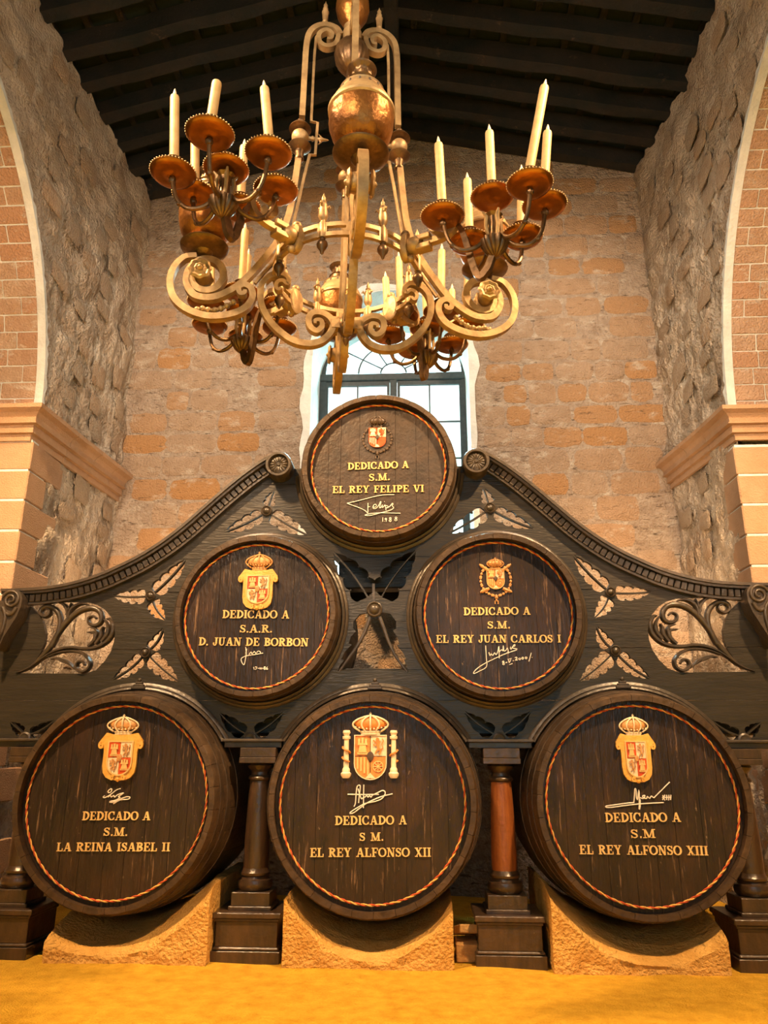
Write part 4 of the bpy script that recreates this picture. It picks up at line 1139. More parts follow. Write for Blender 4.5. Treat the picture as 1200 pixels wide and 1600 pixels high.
bm_ = barrel('BM', 'large dark barrel lettered EL REY ALFONSO XII with pillared orange arms', Y1, **KW)
br = barrel('BR', 'large dark barrel lettered EL REY ALFONSO XIII with gold cartouche arms', Y1, **KW)
ml = barrel('ML', 'dark barrel lettered D. JUAN DE BORBON set into the screen', Y2, **KM)
mr = barrel('MR', 'dark barrel lettered EL REY JUAN CARLOS I set into the screen', Y2, **KM)
KT = dict(KM); KT.update(Rr=.545, Rc=.618, headm=M_HEAD_TOP)
tt = barrel('TT', 'topmost barrel with paler head lettered EL REY FELIPE VI', Y2, **KT)

inscription(bl, 'DEDICADO A', (128, 1281.5), (235, 1281.5), 13.5, Y1)
inscription(bl, 'S.M.', (161, 1306), (200, 1306), 13, Y1)
inscription(bl, 'LA REINA ISABEL II', (88, 1330), (266, 1330), 13.5, Y1)
inscription(bm_, 'DEDICADO A', (523, 1289), (636, 1288), 14, Y1)
inscription(bm_, 'S M.', (561, 1314), (600, 1313.5), 13, Y1)
inscription(bm_, 'EL REY ALFONSO XII', (484, 1339), (674, 1338.5), 14, Y1)
inscription(br, 'DEDICADO A', (945, 1284.5), (1064, 1284), 14.5, Y1)
inscription(br, 'S.M', (985, 1309.5), (1025, 1309), 13.5, Y1)
inscription(br, 'EL REY ALFONSO XIII', (905, 1334.5), (1107, 1336.5), 14.5, Y1)
inscription(ml, 'DEDICADO A', (347, 966), (452, 966.5), 12.5, Y2)
inscription(ml, 'S.A.R.', (374, 988.5), (426, 988.5), 12, Y2)
inscription(ml, 'D. JUAN DE BORBON', (310, 1008.5), (482, 1010), 12.5, Y2)
inscription(mr, 'DEDICADO A', (724, 961.5), (829, 960.5), 12, Y2)
inscription(mr, 'S.M.', (761, 982.5), (798, 982), 11.5, Y2)
inscription(mr, 'EL REY JUAN CARLOS I', (681, 1004.5), (877, 1004), 12, Y2)
inscription(tt, 'DEDICADO A', (543, 734.5), (639, 731.5), 11, Y2)
inscription(tt, 'S.M.', (576, 752), (610, 750.5), 11, Y2)
inscription(tt, 'EL REY FELIPE VI', (519, 771), (663, 769), 11, Y2)

signature(bl, 140, 1100, .1, [[(485,1320),(420,1345),(350,1400),(290,1440),(235,1465),(215,1450),(240,1435)], [(285,1375),(310,1340),(350,1330),(335,1375),(290,1385)],
  [(290,1455),(330,1430),(340,1455),(380,1430),(395,1455),(440,1420),(535,1390),(520,1402),(450,1450),(480,1458),(420,1500),(330,1520),(320,1535),(380,1530),(470,1490),(580,1450),(635,1460),(600,1490),(500,1495),(440,1520),(375,1558)]], Y1)
signature(bm_, 520, 1105, .1125, [[(205,1210),(430,1214),(640,1212)], [(295,1380),(315,1330),(325,1200),(340,1100),(375,1085),(380,1130),(365,1250),(358,1330)], [(350,1130),(390,1260),(410,1270),(425,1250)], [(430,1075),(428,1200),(425,1400)],
  [(440,1255),(470,1230),(490,1250),(510,1230),(530,1250),(550,1225),(570,1215),(640,1180),(690,1158),(725,1175),(720,1220),(680,1270),(600,1305),(500,1325),(430,1345),(300,1420),(240,1465),(250,1478),(300,1460),(380,1400),(460,1340),(560,1290),(700,1235),(830,1205)]], Y1)
signature(br, 930, 1105, .125, [[(930,935),(760,1105),(730,1130),(700,1110),(680,1140),(650,1115),(640,1140),(600,1130),(590,1110),(620,1105),(600,1140),(560,1130)], [(480,1200),(490,1100),(495,1025),(510,1030),(515,1130),(530,1150),(545,1035),(550,1150),(548,1275),(560,1240),(560,1150)],
  [(855,1192),(600,1205),(400,1225),(200,1252),(135,1250),(140,1235),(250,1220),(400,1200),(470,1195)], [(840,1100),(870,1165)], [(870,1095),(840,1160)], [(893,1095),(890,1160)], [(920,1095),(915,1165)], [(945,1095),(940,1160)], [(835,1130),(950,1125)]], Y1)
signature(ml, 360, 855, .125, [[(190,1250),(200,1330),(180,1450),(165,1470),(140,1430),(140,1390),(200,1360),(300,1345),(410,1325)], [(207,1270),(195,1330)], [(235,1340),(260,1310),(270,1335),(300,1305),(320,1330),(345,1300),(375,1310),(375,1325)]], Y2, .0036)
signature(ml, 360, 855, .125, [[(290,1500),(300,1532)], [(308,1500),(332,1500),(315,1532)], [(340,1515),(358,1515)], [(368,1505),(368,1527)], [(381,1505),(381,1527)], [(394,1505),(394,1527)], [(403,1515),(414,1515)], circ8(430,1503,8), circ8(430,1522,9), [(465,1495),(450,1515),(455,1530),(468,1522),(452,1512)]], Y2, .0028, 'date')
signature(mr, 730, 865, .125, [[(230,1150),(238,1300),(240,1415),(150,1470),(90,1500),(80,1490),(110,1450),(200,1385),(350,1310),(500,1245),(620,1205)], [(270,1235),(285,1280),(300,1255),(320,1275),(340,1240),(360,1265),(380,1230),(395,1160),(400,1310)], [(395,1240),(430,1200),(445,1220),(450,1150),(460,1220),(490,1200),(500,1180),(510,1210),(515,1250)], [(540,1165),(545,1200),(590,1135),(595,1155),(555,1175),(625,1195)]], Y2, .0036)
signature(mr, 730, 865, .125, [circ8(450,1355,10), circ8(455,1380,11), [(480,1365),(500,1360)], [(515,1330),(525,1365),(545,1325)], [(505,1322),(555,1312)], [(525,1390),(565,1375)], [(570,1342),(585,1337)], [(595,1305),(615,1295),(620,1310),(600,1335),(630,1330)], circ8(655,1317,11), circ8(692,1310,11), circ8(735,1305,11), [(800,1240),(770,1350)], [(806,1300),(814,1298)]], Y2, .0034, 'date')
signature(tt, 530, 640, .1125, [[(765,1185),(600,1190),(450,1220),(300,1260),(130,1300),(125,1310),(250,1355),(350,1400),(395,1440)], [(400,1300),(398,1440)], [(398,1355),(430,1350)],
  [(470,1365),(510,1350),(515,1325),(490,1320),(470,1350),(475,1375),(510,1375),(550,1330),(575,1280),(580,1290),(560,1370),(590,1350),(600,1325),(600,1365),(625,1340),(640,1330),(650,1400),(645,1340),(675,1345),(680,1365),(650,1370),(700,1350),(740,1300),(745,1320),(735,1340),(755,1360),(740,1385),(680,1410),(600,1430),(450,1470),(370,1475),(365,1465),(450,1445),(600,1437),(850,1443)], [(625,1280),(632,1279)]], Y2, .0036)
signature(tt, 530, 640, .1125, [[(606,1500),(603,1560)], [(622,1556),(628,1555)], circ8(648,1521,11), [(659,1515),(650,1560)], circ8(710,1513,12), circ8(709,1544,14), circ8(790,1503,12), circ8(787,1534,14)], Y2, .0032, 'date')

def mount(parent, bx, Y, m=None):
    x0, x1, z0, z1 = bx; b = MB(); xc = (x0+x1)/2; zc_ = (z0+z1)/2; b.lathe([(min(x1-x0, z1-z0)*.3, -.002), (min(x1-x0, z1-z0)*.3, .004)], 12, T((xc, Y, zc_)) @ Matrix.Rotation(PI/2, 4, 'X'))
    return put('coat_of_arms', b, m or M_DARKP, parent)
for bar, cb, sb, ib, Y in ((bl, (173.5, 1119, 219, 1147), (159.5, 1145, 219.5, 1219.5), (172.5, 1159.5, 203, 1210), Y1),
                           (br, (967, 1119, 1014, 1148.5), (960, 1146, 1027, 1222.5), (978, 1159.5, 1012.5, 1213), Y1),
                           (ml, (386, 866, 425.5, 891), (375.5, 890, 432, 952.5), (388, 901.5, 418, 942.5), Y2)):
    s = pbox(*sb, Y); i = pbox(*ib, Y)
    sc = (s[0]+s[1])/2; i = (sc-(i[1]-i[0])/2, sc+(i[1]-i[0])/2, i[2], i[3])
    ca = mount(bar, s, Y); cartouche(ca, s, i, Y); c = pbox(*cb, Y); c = (sc-(c[1]-c[0])/2, sc+(c[1]-c[0])/2, c[2]-.004, c[3]); crown(ca, c, Y, M_COPPER, M_CREAM if bar is not ml else M_COPPER)
s = pbox(555, 1149.5, 603, 1217.5, Y1); ca = mount(bm_, s, Y1)
b = MB(); b.flat(shield_loop(s[0]-.006, s[1]+.006, s[2]-.006, s[3]+.006), [shield_loop(*s)], FXZ, Y1-.016, Y1); put('shield_rim', b.mesh('shield_rim', 0), M_CREAM, ca)
quarters(ca, s, Y1-.004, 'alfonso'); crown(ca, pbox(552, 1116, 606.6, 1148, Y1), Y1, M_ORANGE, M_CREAM)
pillar(ca, pbox(533.5, 1141, 549, 1216, Y1), Y1, 1); pillar(ca, pbox(607, 1141, 623.5, 1216, Y1), Y1, -1)
s = pbox(760.6, 890, 788, 920, Y2); ca = mount(mr, s, Y2, M_COPPER)
b = MB(); b.flat(shield_loop(s[0]-.004, s[1]+.004, s[2]-.004, s[3]+.004), [shield_loop(*s)], FXZ, Y2-.014, Y2); put('shield_rim', b.mesh('shield_rim', 0), M_GOLD, ca)
quarters(ca, s, Y2-.003, 'juan'); crown(ca, pbox(760, 873.5, 787, 889.5, Y2), Y2, M_COPPER, M_COPPER)
cc = atY(774.4, 906, Y2); pe = atY(774.4, 944, Y2).z; collar(ca, cc.x, cc.z, .115, .125, pe, Y2, M_COPPER, True)
s = pbox(576.3, 669, 603, 699.6, Y2); ca = mount(tt, s, Y2)
quarters(ca, s, Y2-.003, 'felipe'); crown(ca, pbox(576.5, 651, 604, 668.5, Y2), Y2, M_DARKP, M_DARKP)
cc = atY(589.6, 686, Y2); pe = atY(589.6, 717, Y2).z; collar(ca, cc.x, cc.z, .118, .118, pe, Y2, M_DARKP, False)

# ================================================================== STONE CRADLES UNDER THE BIG BARRELS
def cradle(cx, pxl, pxr, label, seed):
    xa = atY(pxl, 1450, 5.62).x; xb = atY(pxr, 1450, 5.62).x; b = MB(); NU, NV = 40, 22
    cz = 1.01; y0, ym, y1 = 5.60, 6.05, 6.75
    def nz(x, y, z, a=.012): return a*noise.fractal(Vector((x*6, y*6, z*6+seed)), 1, 2, 4)
    hw = max(cx-xa, xb-cx)
    def zf(x): return .035+.36*min(1, abs((x-cx)/hw))**2.3+.012*noise.noise(Vector((x*5, seed, 1)))
    def zb(x): u = min(abs(x-cx), .80); return cz-math.sqrt(.835**2-u*u)
    for j in range(NV+1):
        t = j/NV
        y = lerp(y0, y1, t)
        for i in range(NU+1):
            x = lerp(xa, xb, i/NU); s = min(1, (y-y0)/(ym-y0)); s = s**.7
            z = lerp(zf(x), zb(x)-.004, s); z = min(z, .47)+nz(x, y, z)*.8
            b.v.append(Vector((x, y+nz(y, x, 2)*.5, min(z, zb(x)-.004) if s > .9 else z)))
    W = NU+1
    for j in range(NV):
        for i in range(NU): a = j*W+i; b.f.append([a, a+1, a+W+1, a+W])
    # skirts down into the sand
    def skirt(idx):
        NS = 6; prev = idx
        for q in range(1, NS+1):
            new = []
            for k in idx:
                v = b.v[k]; z = lerp(v.z, -.06, q/NS); dx = nz(v.x*1.3, v.y*1.3, z*2+5, .016)
                new.append(len(b.v)); b.v.append(Vector((v.x+(dx if abs(v.y-y0) > .02 else 0), v.y+(dx if abs(v.y-y0) < .05 else 0), z)))
            for k in range(len(idx)-1): b.f.append([prev[k], prev[k+1], new[k+1], new[k]])
            prev = new
    skirt([i for i in range(W)]); skirt([j*W for j in range(NV+1)][::-1]); skirt([j*W+NU for j in range(NV+1)])
    o = put('stone_cradle', b.mesh('stone_cradle', 60), M_CRADLE); tag(o, label, 'stone block', 'stone cradles under the big barrels')
cradle(-1.83, 74, 326, 'hollowed sandy stone block carrying the Isabel II barrel', 1)
cradle(-.01, 443, 708, 'hollowed sandy stone block carrying the Alfonso XII barrel', 5)
cradle(1.842, 862, 1134, 'hollowed sandy stone block carrying the Alfonso XIII barrel', 9)
# wooden chocks by the oak column
for (px, py, w_, h, a, lab) in ((722, 1462, .13, .10, .05, 'pale wooden chock leaning beside the oak column plinth'),):
    p = atZ(px, 1480, 0); b = MB()
    M = T((p.x+.02, 5.93, .0)); b.box(-.075, .075, -.13, .13, -.01, .10, .006, M)
    o = put('wooden_block', b, M_BLOCK); tag(o, 'squared wooden block on the sand beside the oak column plinth', 'wood block')
    M = T((p.x+.03, 5.95, .112)) @ Matrix.Rotation(R(-14), 4, 'X') @ Matrix.Rotation(R(8), 4, 'Z'); b = MB(); b.box(-.075, .075, -.12, .12, .02, .075, .006, M)
    o = put('wooden_wedge', b, M_BLOCK); tag(o, 'tilted wooden wedge lying on the squared block beside the oak column', 'wood wedge')
# ================================================================== CHANDELIER
CH = Vector((-.05, 3.735, 3.95)); RR = .415; AZ = R(190)
CD = Vector((math.cos(AZ), math.sin(AZ), 0)); CN = Vector((-CD.y, CD.x, 0))
chand = thing('chandelier', 'great brass chandelier of scrolled arms, lamp urns and candle branches hanging from the roof', 'chandelier', (CH.x, CH.y, 3.2))
def AP(px, py):
    d = ray(px, py); t = (CH-CAM).dot(CN)/d.dot(CN); p = CAM+d*t; return Vector(((p-CH).dot(CD), p.z))
def PA(u, v, d): return Vector((CH.x, CH.y, 0))+CD*u+CN*d+Vector((0, 0, v))
def quarter(k): return T(CH) @ Matrix.Rotation(k*PI/2, 4, 'Z') @ T(-CH)
def four(name, b, m, smooth=40):
    me = b.mesh(name, smooth); me.materials.append(m); return [put(name, me, None, chand, quarter(k)) for k in range(4)]
def path(px, n=5): return smooth_path([AP(*p) for p in px], n)
def c4(pts): return [(250+x*.175, 400+y*.175) for x, y in pts]
def c2(pts): return [(400+x*.25, y*.25) for x, y in pts]

# main rods: top scroll, long drop, sweep out into the spiral that carries the urn
up_ = c2([(528, 225), (500, 185), (440, 165), (380, 175), (335, 215), (315, 290), (306, 420), (296, 600), (288, 735)])
b = MB(); p = path(up_); b.band(p, .036, PA, -.019, .019); four('suspension_rod', b, M_BRASS)
lowrod = c2([(266, 990), (250, 1100), (234, 1200)])+[(452, 335), (438, 372), (420, 398), (402, 419), (386, 436), (371, 449), (353, 459.5), (336, 466), (320, 467), (304, 463), (295, 452), (292, 438), (296, 424), (306, 413), (321, 407), (338, 411), (348, 423), (349, 437), (341, 449), (329, 455), (315, 455), (304, 448), (300, 437), (305, 427)]
b = MB(); p = path(lowrod); b.band(p, taper(len(p), .036, .036, .040, .040, .036), PA, -.021, .021); four('arm_rod', b, M_BRASS)
# thin companion rod with the square jog beside the ball
b = MB(); p = path([(529, 57), (524, 71), (510, 75), (499, 68), (499, 56), (510, 50), (519, 56), (517, 64), (511, 63)]); b.band(p, taper(len(p), .03, .03, .016), PA, -.022, .022); four('top_scroll', b, M_BRASS)
b = MB(); p = [AP(*q) for q in c2([(440, 195), (400, 205), (375, 240), (365, 350), (358, 480), (345, 760), (385, 770), (370, 970), (335, 968), (300, 1110), (280, 1200)])]+[AP(*q) for q in ((458, 352), (447, 385), (428, 410), (412, 427), (398, 443))]
b.band(p, .016, PA, -.009, .009); four('companion_rod', b, M_BRASS)
# outer C scroll round the spiral
oc = c4([(330, 10), (220, 25), (125, 120), (92, 250), (130, 390), (250, 492), (420, 548), (600, 540), (750, 485), (825, 390), (815, 305), (755, 270), (705, 295), (715, 345), (755, 345), (760, 318)])
b = MB(); p = path(oc); b.band(p, taper(len(p), .030, .038, .038, .034, .020), PA, -.023, .023); four('outer_scroll', b, M_BRASS)
# lower C scroll running in to the centre
b = MB(); p = path([(440, 452), (435, 455), (431, 450), (434, 443), (442, 441), (449, 446), (451, 438), (444, 431), (431, 430), (417, 437), (408, 452), (408, 475), (418, 498), (434, 517), (456, 533), (480, 539), (499, 536), (511, 528), (518, 518), (521, 509)], 5)
b.band(p, taper(len(p), .016, .024, .034, .036, .036), PA, -.022, .022); four('lower_scroll', b, M_BRASS)
b = MB(); p = path([(521, 507), (515, 498), (503, 491), (489, 491), (482, 500), (485, 513), (495, 519), (503, 512), (501, 503), (493, 503), (492, 508)], 5); b.band(p, taper(len(p), .034, .034, .030, .016), PA, -.022, .022); four('inner_scroll', b, M_BRASS)
h0 = AP(521, 508); b = MB(); b.band([Vector((h0.x+.01, h0.y)), Vector((.02, h0.y))], .055, PA, -.028, .028); four('centre_bracket', b, M_BRASS)
b = MB(); M = T((CH.x, CH.y, h0.y)); b.lathe([(1e-5, -.13), (.012, -.11), (.02, -.09), (.012, -.075), (.03, -.06), (.045, -.035), (.05, 0), (.045, .03), (.03, .05), (.012, .06), (1e-5, .065)], 20, M); put('centre_boss', b, M_BRASSD, chand)
# beads along the inside of the outer scroll
bp = c4([(330, 478), (380, 468), (430, 480), (490, 482), (545, 470), (600, 445), (655, 410)])
b = MB()
for q, pt in enumerate(path(bp, 2)): b.sphere(PA(pt.x, pt.y, 0), .017 if q % 2 == 0 else .011, 8, 5)
four('bead_row', b, M_BRASS, 60)
# rosette at the spiral centre, on both faces
rc = AP(314, 428); b = MB()
for s in (1, -1):
    ax = CN*s; M = Matrix.Translation(PA(rc.x, rc.y, 0)) @ ax.to_track_quat('Z', 'Y').to_matrix().to_4x4()
    b.lathe([(.050, 0), (.050, .03), (.046, .05)], 20, M)
    b.lathe([(.058, .046), (.064, .055), (.052, .066), (.036, .058), (.024, .066), (.018, .060), (.012, .074), (1e-5, .080)], 40, M, flute=lambda a, h: 1+.06*math.cos(8*a) if h < .067 else 1)
four('spiral_rosette', b, M_BRASS, 60)
# urns on the spirals
uc = AP(319, 392); uz = uc.y; ur = uc.x
def at_arm(u, v): return T(PA(u, v, 0))
b = MB(); b.lathe([(.02, -.035), (.035, -.03), (.05, -.01), (.10, .0), (.132, .016), (.136, .024), (.130, .030), (.08, .028), (.03, .04)], 48, at_arm(ur, uz), flute=lambda a, h: 1+(.0 if h > .012 else .03*math.cos(32*a)))
four('urn_dish', b, M_BRASSD, 40)
b = MB(); b.lathe([(.03, .035), (.06, .040), (.065, .055), (.085, .062), (.115, .082), (.140, .12), (.154, .17), (.158, .215), (.155, .26)], 40, at_arm(ur, uz), flute=lambda a, h: 1+.012*math.cos(12*a)*math.sin(PI*min(1, max(0, (h-.08)/.2))))
four('urn_bowl', b, M_BOWL, 60)
b = MB(); b.lathe([(.156, .255), (.163, .262), (.164, .275), (.156, .282), (.150, .30), (.140, .325), (.118, .36), (.112, .366), (.108, .385), (.112, .392), (.098, .40)], 40, at_arm(ur, uz)); four('urn_shoulder', b, M_BRASS)
b = MB(); b.lathe([(.095, .395), (.080, .415), (.072, .42), (.068, .445), (.074, .452), (.056, .462), (.048, .50), (.052, .515), (.068, .525), (.074, .535), (.070, .540), (.055, .53)], 32, at_arm(ur, uz), flute=lambda a, h: 1+(.10*math.cos(10*a) if .455 < h < .51 else 0)); four('urn_neck', b, M_BRASSD)
b = MB()
for k in range(14):
    a = 2*PI*k/14; c = PA(ur, uz+.376, 0)+Vector((math.cos(a), math.sin(a), 0))*.106; b.sphere(c, .009, 6, 4, (1, 1, 1.2))
four('urn_gallery', b, M_DARKP, 60)
# ball joints of the rods
bj = AP(469, 215); zb_ = bj.y; rb_ = bj.x
b = MB(); b.lathe([(.018, .13), (.024, .12), (.020, .112), (.026, .10), (.05, .088), (.066, .066), (.068, .060), (.05, .056), (.03, .05)], 28, at_arm(rb_+.002, zb_)); four('joint_cup', b, M_BRASSD)
b = MB(); b.lathe([(.03, -.045), (.05, -.055), (.066, -.062), (.070, -.070), (.055, -.088), (.030, -.105), (.022, -.15), (.028, -.155), (.028, -.165), (.020, -.17)], 28, at_arm(rb_, zb_)); four('joint_cup', b, M_BRASSD)
b = MB(); b.sphere(PA(rb_, zb_, 0), .052, 20, 12); four('joint_ball', b, M_BRASS, 80)
b = MB(); M = Matrix.Translation(PA(rb_-.045, zb_, 0)) @ (-CD).to_track_quat('Z', 'Y').to_matrix().to_4x4(); b.lathe([(.016, 0), (.012, .02), (.018, .03), (.010, .045), (.012, .07), (.018, .08), (.010, .095), (.006, .12), (1e-5, .13)], 10, M)
for s in (-1, 1):
    b.tube([PA(rb_-.115, zb_, 0), PA(rb_-.125, zb_+s*.02, 0), PA(rb_-.11, zb_+s*.04, 0)], [.008, .006, .003], 6)
four('joint_finial', b, M_BRASS, 60)
# little ball on the ring end of each rod, finial on the top bend
b = MB(); q = AP(508, 38); b.lathe([(.016, -.005), (.013, .01), (.020, .018), (.017, .03), (.021, .09), (.024, .10), (.014, .11), (.018, .13), (.011, .14), (.014, .16), (.006, .175), (1e-5, .20)], 14, at_arm(q.x, q.y)); four('top_finial', b, M_BRASS, 50)

# ---- ring: slotted plates between eight finials and four bosses
zr = CH.z
def ring_pt(a, r, z): return Vector((CH.x+r*math.cos(a), CH.y+r*math.sin(a), z))
for k in range(8):
    a0 = AZ+PI/4*k+R(3); a1 = AZ+PI/4*(k+1)-R(3); b = MB(); n = 8
    def plate(z0, z1, s0, s1):
        vs = []; fs = []
        for i in range(n+1):
            a = lerp(s0, s1, i/n)
            for r, z in ((RR-.011, z0), (RR+.011, z0), (RR+.011, z1), (RR-.011, z1)): vs.append(ring_pt(a, r, z))
        for i in range(n):
            for q in range(4): fs.append((i*4+q, i*4+(q+1) % 4, i*4+4+(q+1) % 4, i*4+4+q))
        fs += [(0, 1, 2, 3), (n*4+3, n*4+2, n*4+1, n*4)]
        b.add(vs, fs)
    am = (a0+a1)/2; e = R(2.2)
    plate(zr+.017, zr+.042, AZ+PI/4*k, AZ+PI/4*(k+1)); plate(zr-.042, zr-.017, AZ+PI/4*k, AZ+PI/4*(k+1))
    for s0, s1 in ((AZ+PI/4*k, a0+e), (am-e*1.6, am+e*1.6), (a1-e, AZ+PI/4*(k+1))): plate(zr-.018, zr+.018, s0, s1)
    put('ring_segment', b.mesh('ring_segment', 30), M_BRASS, chand)
b = MB(); b.lathe([(.018, -.045), (.020, -.04), (.020, .045), (.013, .052), (.012, .062), (.019, .07), (.026, .09), (.024, .12), (.019, .15), (.020, .165), (.013, .172), (.017, .182), (.010, .192), (.012, .205), (.005, .22), (1e-5, .24)], 14)
for s in range(3):
    a = 2*PI*s/3; d = Vector((math.cos(a), math.sin(a), 0)); b.tube([d*.018+Vector((0, 0, .145)), d*.034+Vector((0, 0, .160)), d*.040+Vector((0, 0, .148))], [.008, .007, .004], 6)
fme = b.mesh('ring_finial', 50); fme.materials.append(M_BRASS)
b = MB(); b.lathe([(.012, -.044), (.016, -.052), (.012, -.060), (.026, -.072), (.031, -.088), (.026, -.105), (.012, -.125), (.008, -.14), (1e-5, -.15)], 14)
pme = b.mesh('ring_pendant', 50); pme.materials.append(M_BRASSD)
for k in range(8):
    a = AZ+PI/8+PI/4*k; M = T(ring_pt(a, RR, zr)) @ Matrix.Rotation(a, 4, 'Z')
    put('ring_finial', fme, None, chand, M); put('ring_pendant', pme, None, chand, M)

# ---- central stem
AX = lambda py: (lambda d: (CAM+d*(((CH.y-CAM.y))/d.y)).z)(ray(551, py))
zt_, zf_ = AX(14), AX(90)
b = MB(); M = T((CH.x, CH.y, zt_)); b.lathe([(.02, 2.9), (.02, .30), (.034, .29), (.03, .2), (.06, .16), (.09, .11), (.108, .04), (.110, -.01), (.10, -.06), (.075, -.11), (.045, -.14), (.04, -.15)], 36, M); put('stem_globe', b, M_BOWL, chand)
b = MB(); M = T((CH.x, CH.y, zf_)); zz = zt_-.145-zf_; b.lathe([(.040, zz), (.055, zz-.02), (.05, zz-.05), (.062, zz-.07), (.055, .13), (.05, .11)], 30, M); put('stem_collar', b, M_BRASS, chand)
b = MB(); b.lathe([(.05, .115), (.075, .10), (.10, .06), (.108, .01), (.10, -.04), (.075, -.085), (.045, -.115), (.03, -.12)], 64, M, flute=lambda a, h: 1+.05*abs(math.sin(9*a))); put('stem_gadroon', b, M_BRASSD, chand)
b = MB(); b.lathe([(.028, -.115), (.034, -.13), (.026, -.15), (.03, -.22), (.045, -.25), (.04, -.27), (.02, -.30), (.012, -.34), (1e-5, -.36)], 24, M); put('stem_drop', b, M_BRASSD, chand)

# ---- candle branches on the four bosses
rc_ = random.Random(9)
b = MB(); b.lathe([(.006, -.004), (.02, -.004), (.03, .0), (.055, .006), (.085, .004), (.105, .012), (.113, .024), (.110, .030), (.100, .022), (.06, .016), (.02, .018), (.012, .02)], 36)
PAN = b.mesh('drip_pan', 50); PAN.materials.append(M_PAN)
b = MB()
for k in range(44):
    a = 2*PI*k/44; b.sphere((.112*math.cos(a), .112*math.sin(a), .028), .0055, 5, 3)
RIM = b.mesh('pan_beading', 60); RIM.materials.append(M_BRASS)
b = MB(); b.lathe([(.018, .016), (.022, .03), (.018, .045), (.030, .06), (.040, .078), (.046, .090), (.050, .094), (.046, .099), (.032, .096)], 24)
CUP = b.mesh('candle_cup', 50); CUP.materials.append(M_BRASSD)
def candle_mesh(h, r, tip):
    b = MB(); b.lathe([(r, 0), (r, h-.012), (r*.92, h-.003), (r*.7, h), (1e-5, h)], 16); return b.mesh('candle', 40)
CM = {}
def candle_of(h):
    if h not in CM: CM[h] = candle_mesh(h, .0235, True); CM[h].materials.append(M_WAX)
    return CM[h]
WHERE = ['chandelier branch away from the window, Isabel II side', 'chandelier branch away from the window, Alfonso XIII side', 'window-side chandelier branch, Alfonso XIII side', 'window-side chandelier branch, Isabel II side']
# per branch: (angle of the pan about the hub, candle length or None, lean x, lean y)
BR = [[(-92, .24, .05, 0), (-25, .34, -.12, .0), (28, None, 0, 0), (88, .34, 0, 0), (143, .36, -.09, .04), (185, .42, -.08, 0)],
      [(180, .40, -.03, 0), (-52, .56, .20, .02), (-9, .40, .11, 0), (49, .38, .06, .05), (114, .36, 0, .03)],
      [(-70, .38, .03, -.03), (-10, .36, .06, 0), (50, .38, .04, .04), (110, .38, 0, .05), (170, .38, -.05, 0), (230, .36, -.03, -.03)],
      [(-80, .38, .0, -.04), (-20, .38, .04, 0), (40, .38, .04, .03), (100, .38, 0, .05), (160, .38, -.05, .02), (220, .38, -.05, -.03)]]
def wick_mesh():
    b = MB(); b.lathe([(.004, 0), (.010, .010), (.009, .025), (.004, .045), (1e-5, .055)], 8); m = b.mesh('bulb_tip', 60); m.materials.append(M_WICK); return m
WICK = wick_mesh()
CLUST = [(CH.x-.55, CH.y-.66, 4.09, AZ+PI/4, True), (CH.x+.80, CH.y-.42, 3.99, AZ+3*PI/4, False), (CH.x+.46, CH.y+.70, 3.97, AZ+5*PI/4, False), (CH.x-.72, CH.y+.50, 4.00, AZ+7*PI/4, False)]
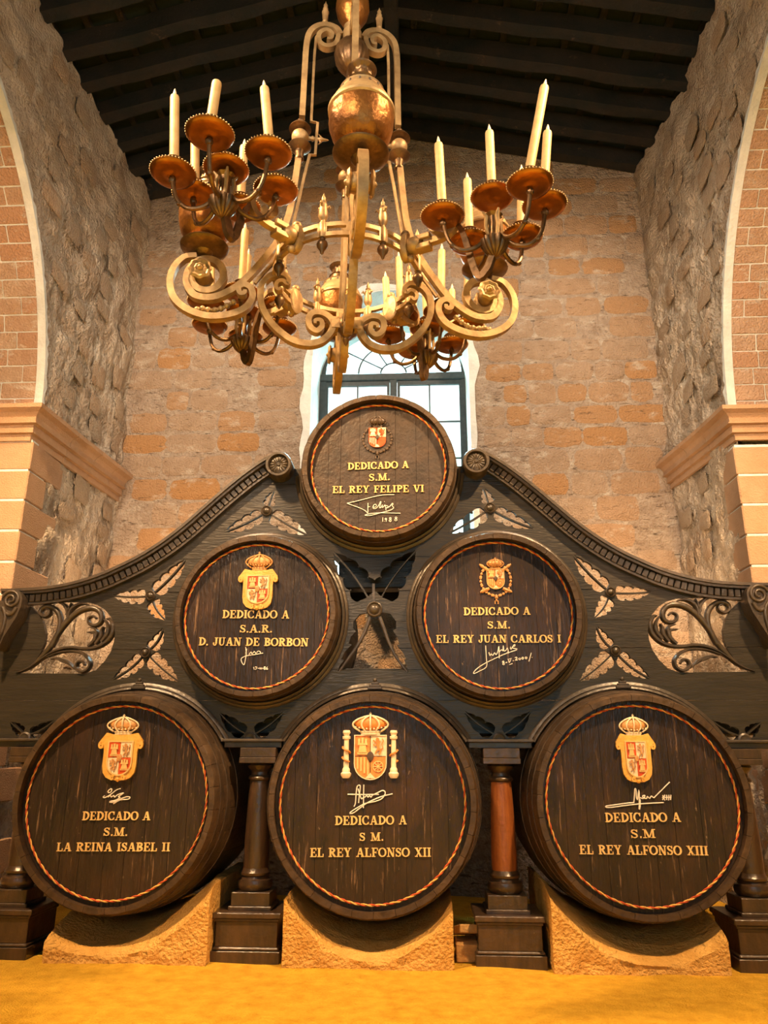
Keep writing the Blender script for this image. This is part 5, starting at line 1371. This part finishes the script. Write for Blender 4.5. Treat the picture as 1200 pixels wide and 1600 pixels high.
for ci, (cx, cy, zp, ab, nocentre) in enumerate(CLUST):
    boss = ring_pt(ab, RR, zr); hub = Vector((cx, cy, zp-.17)); out = (Vector((cx, cy, 0))-Vector((boss.x, boss.y, 0))); D = out.length; out.normalize(); nrm = Vector((-out.y, out.x, 0))
    PB = lambda u, v, d: Vector((boss.x, boss.y, 0))+out*u+nrm*d+Vector((0, 0, v))
    # boss block on the ring
    b = MB(); M = T(boss) @ (-out).to_track_quat('Z', 'Y').to_matrix().to_4x4()
    b.lathe([(.075, -.022), (.080, -.010), (.078, .012), (.066, .020), (1e-5, .022)], 28, M @ Matrix.Diagonal((.72, 1.1, 1, 1))); put('ring_boss', b, M_BRASS, chand)
    b = MB(); b.sphere(PB(.05, zr, 0), .052, 16, 10, (1, 1, .9)); M = T(PB(.10, zr, 0)) @ Matrix.Rotation(math.atan2(out.y, out.x), 4, 'Z'); b.box(-.03, .05, -.030, .030, .012, .045, .004, M); b.box(-.03, .05, -.030, .030, -.045, -.012, .004, M)
    b.sphere(PB(.03, zr-.075, 0), .022, 10, 6); b.sphere(PB(.0, zr+.085, 0), .026, 12, 8)
    put('boss_block', b, M_BRASS, chand)
    # S-shaped branch with inner curl
    e = D-.02; zh = hub.z-.05
    pts = smooth_path([Vector(q) for q in ((.11, zr), (.20, zr+.0), (.27, zr+.03), (.29, zr+.10), (.24, zr+.15), (.17, zr+.14), (.15, zr+.08), (.19, zr+.05), (.22, zr+.09))], 5)
    b = MB(); b.band(pts, taper(len(pts), .034, .034, .030, .016), PB, -.017, .017); put('branch_curl', b, M_BRASS, chand)
    pts = smooth_path([Vector(q) for q in ((.285, zr+.07), (.33, zr-.01), (lerp(.33, e, .45), min(zr, zh)-.10), (lerp(.33, e, .8), min(zr, zh)-.09), (e, zh-.03), (D, zh+.02))], 6)
    b = MB(); b.band(pts, taper(len(pts), .020, .034, .036, .030), PB, -.016, .016); put('branch_arm', b, M_BRASSD, chand)
    # acanthus hub and pillar
    b = MB(); M = T(hub); b.lathe([(1e-5, -.075), (.02, -.07), (.045, -.04), (.062, -.005), (.066, .02), (.05, .035), (.035, .03), (.028, .05), (.024, .12), (.03, .16), (.045, .175)], 48, M, flute=lambda a, h: 1+(.16*abs(math.sin(6*a)) if h < .03 else .10*abs(math.sin(4*a))))
    put('branch_hub', b, M_BRASSD, chand)
    b = MB()
    for k in range(4):
        a = k*PI/2+.4; d = Vector((math.cos(a), math.sin(a), 0)); b.tube([hub+d*.03+Vector((0, 0, .03)), hub+d*.045+Vector((0, 0, .10)), hub+d*.04+Vector((0, 0, .16)), hub+d*.06+Vector((0, 0, .185))], [.009, .010, .012, .005], 6)
    put('hub_leaves', b, M_BRASS, chand)
    def pan(P, cand, tilt, lab):
        put('drip_pan', PAN, None, chand, T(P)); put('pan_beading', RIM, None, chand, T(P)); put('candle_cup', CUP, None, chand, T(P))
        if cand:
            o = put('candle', candle_of(cand), None); o.location = P+Vector((0, 0, .094)); ax = Vector((-tilt.y, tilt.x, 0)); an = tilt.length
            if an > 1e-4: o.rotation_mode = 'QUATERNION'; o.rotation_quaternion = Matrix.Rotation(an, 3, ax.normalized()).to_quaternion()
            tag(o, lab, 'candle', 'candles on the chandelier')
            hh = max(v.co.z for v in o.data.vertices)
            if cand < .27: return
            wk = bpy.data.objects.new('bulb_tip', WICK); COL.objects.link(wk); wk.parent = o; wk.location = (0, 0, hh-.002)
    top_ = .19 if ci != 1 else .27
    pan(hub+Vector((0, 0, top_)), not nocentre and .36, Vector((rc_.uniform(-.04, .04), rc_.uniform(-.04, .04), 0)), 'ivory candle, centre pan of the '+WHERE[ci])
    for (ang, hc_, tx, ty) in BR[ci]:
        a = R(ang); d = Vector((math.cos(a), math.sin(a), 0)); pr = .262; zz = zp+rc_.uniform(-.012, .012)
        P = Vector((cx, cy, zz))+d*pr
        pts = [hub+d*.05+Vector((0, 0, .03)), hub+d*.10+Vector((0, 0, -.015)), hub+d*.17+Vector((0, 0, -.025)), hub+d*.225+Vector((0, 0, .02)), hub+d*.25+Vector((0, 0, .09)), P+Vector((0, 0, .0))]
        b = MB(); q = smooth_path(pts, 4); b.tube(q, taper(len(q), .013, .012, .011, .012), 8)
        b.sphere(P+Vector((0, 0, -.02)), .020, 8, 5); b.sphere(hub+d*.215+Vector((0, 0, .0)), .016, 6, 4, (1, 1, .7))
        put('candle_branch', b, M_BRASSD, chand)
        lab = 'ivory candle, outer pan of the '+WHERE[ci]
        if hc_ and hc_ > .5: lab = 'tallest ivory candle of the chandelier, leaning far outward on the Alfonso XIII side'
        if hc_ and hc_ < .27: lab = 'short ivory candle without a pointed tip in an outer chandelier pan'
        pan(P, hc_, Vector((tx, ty, 0)), lab)
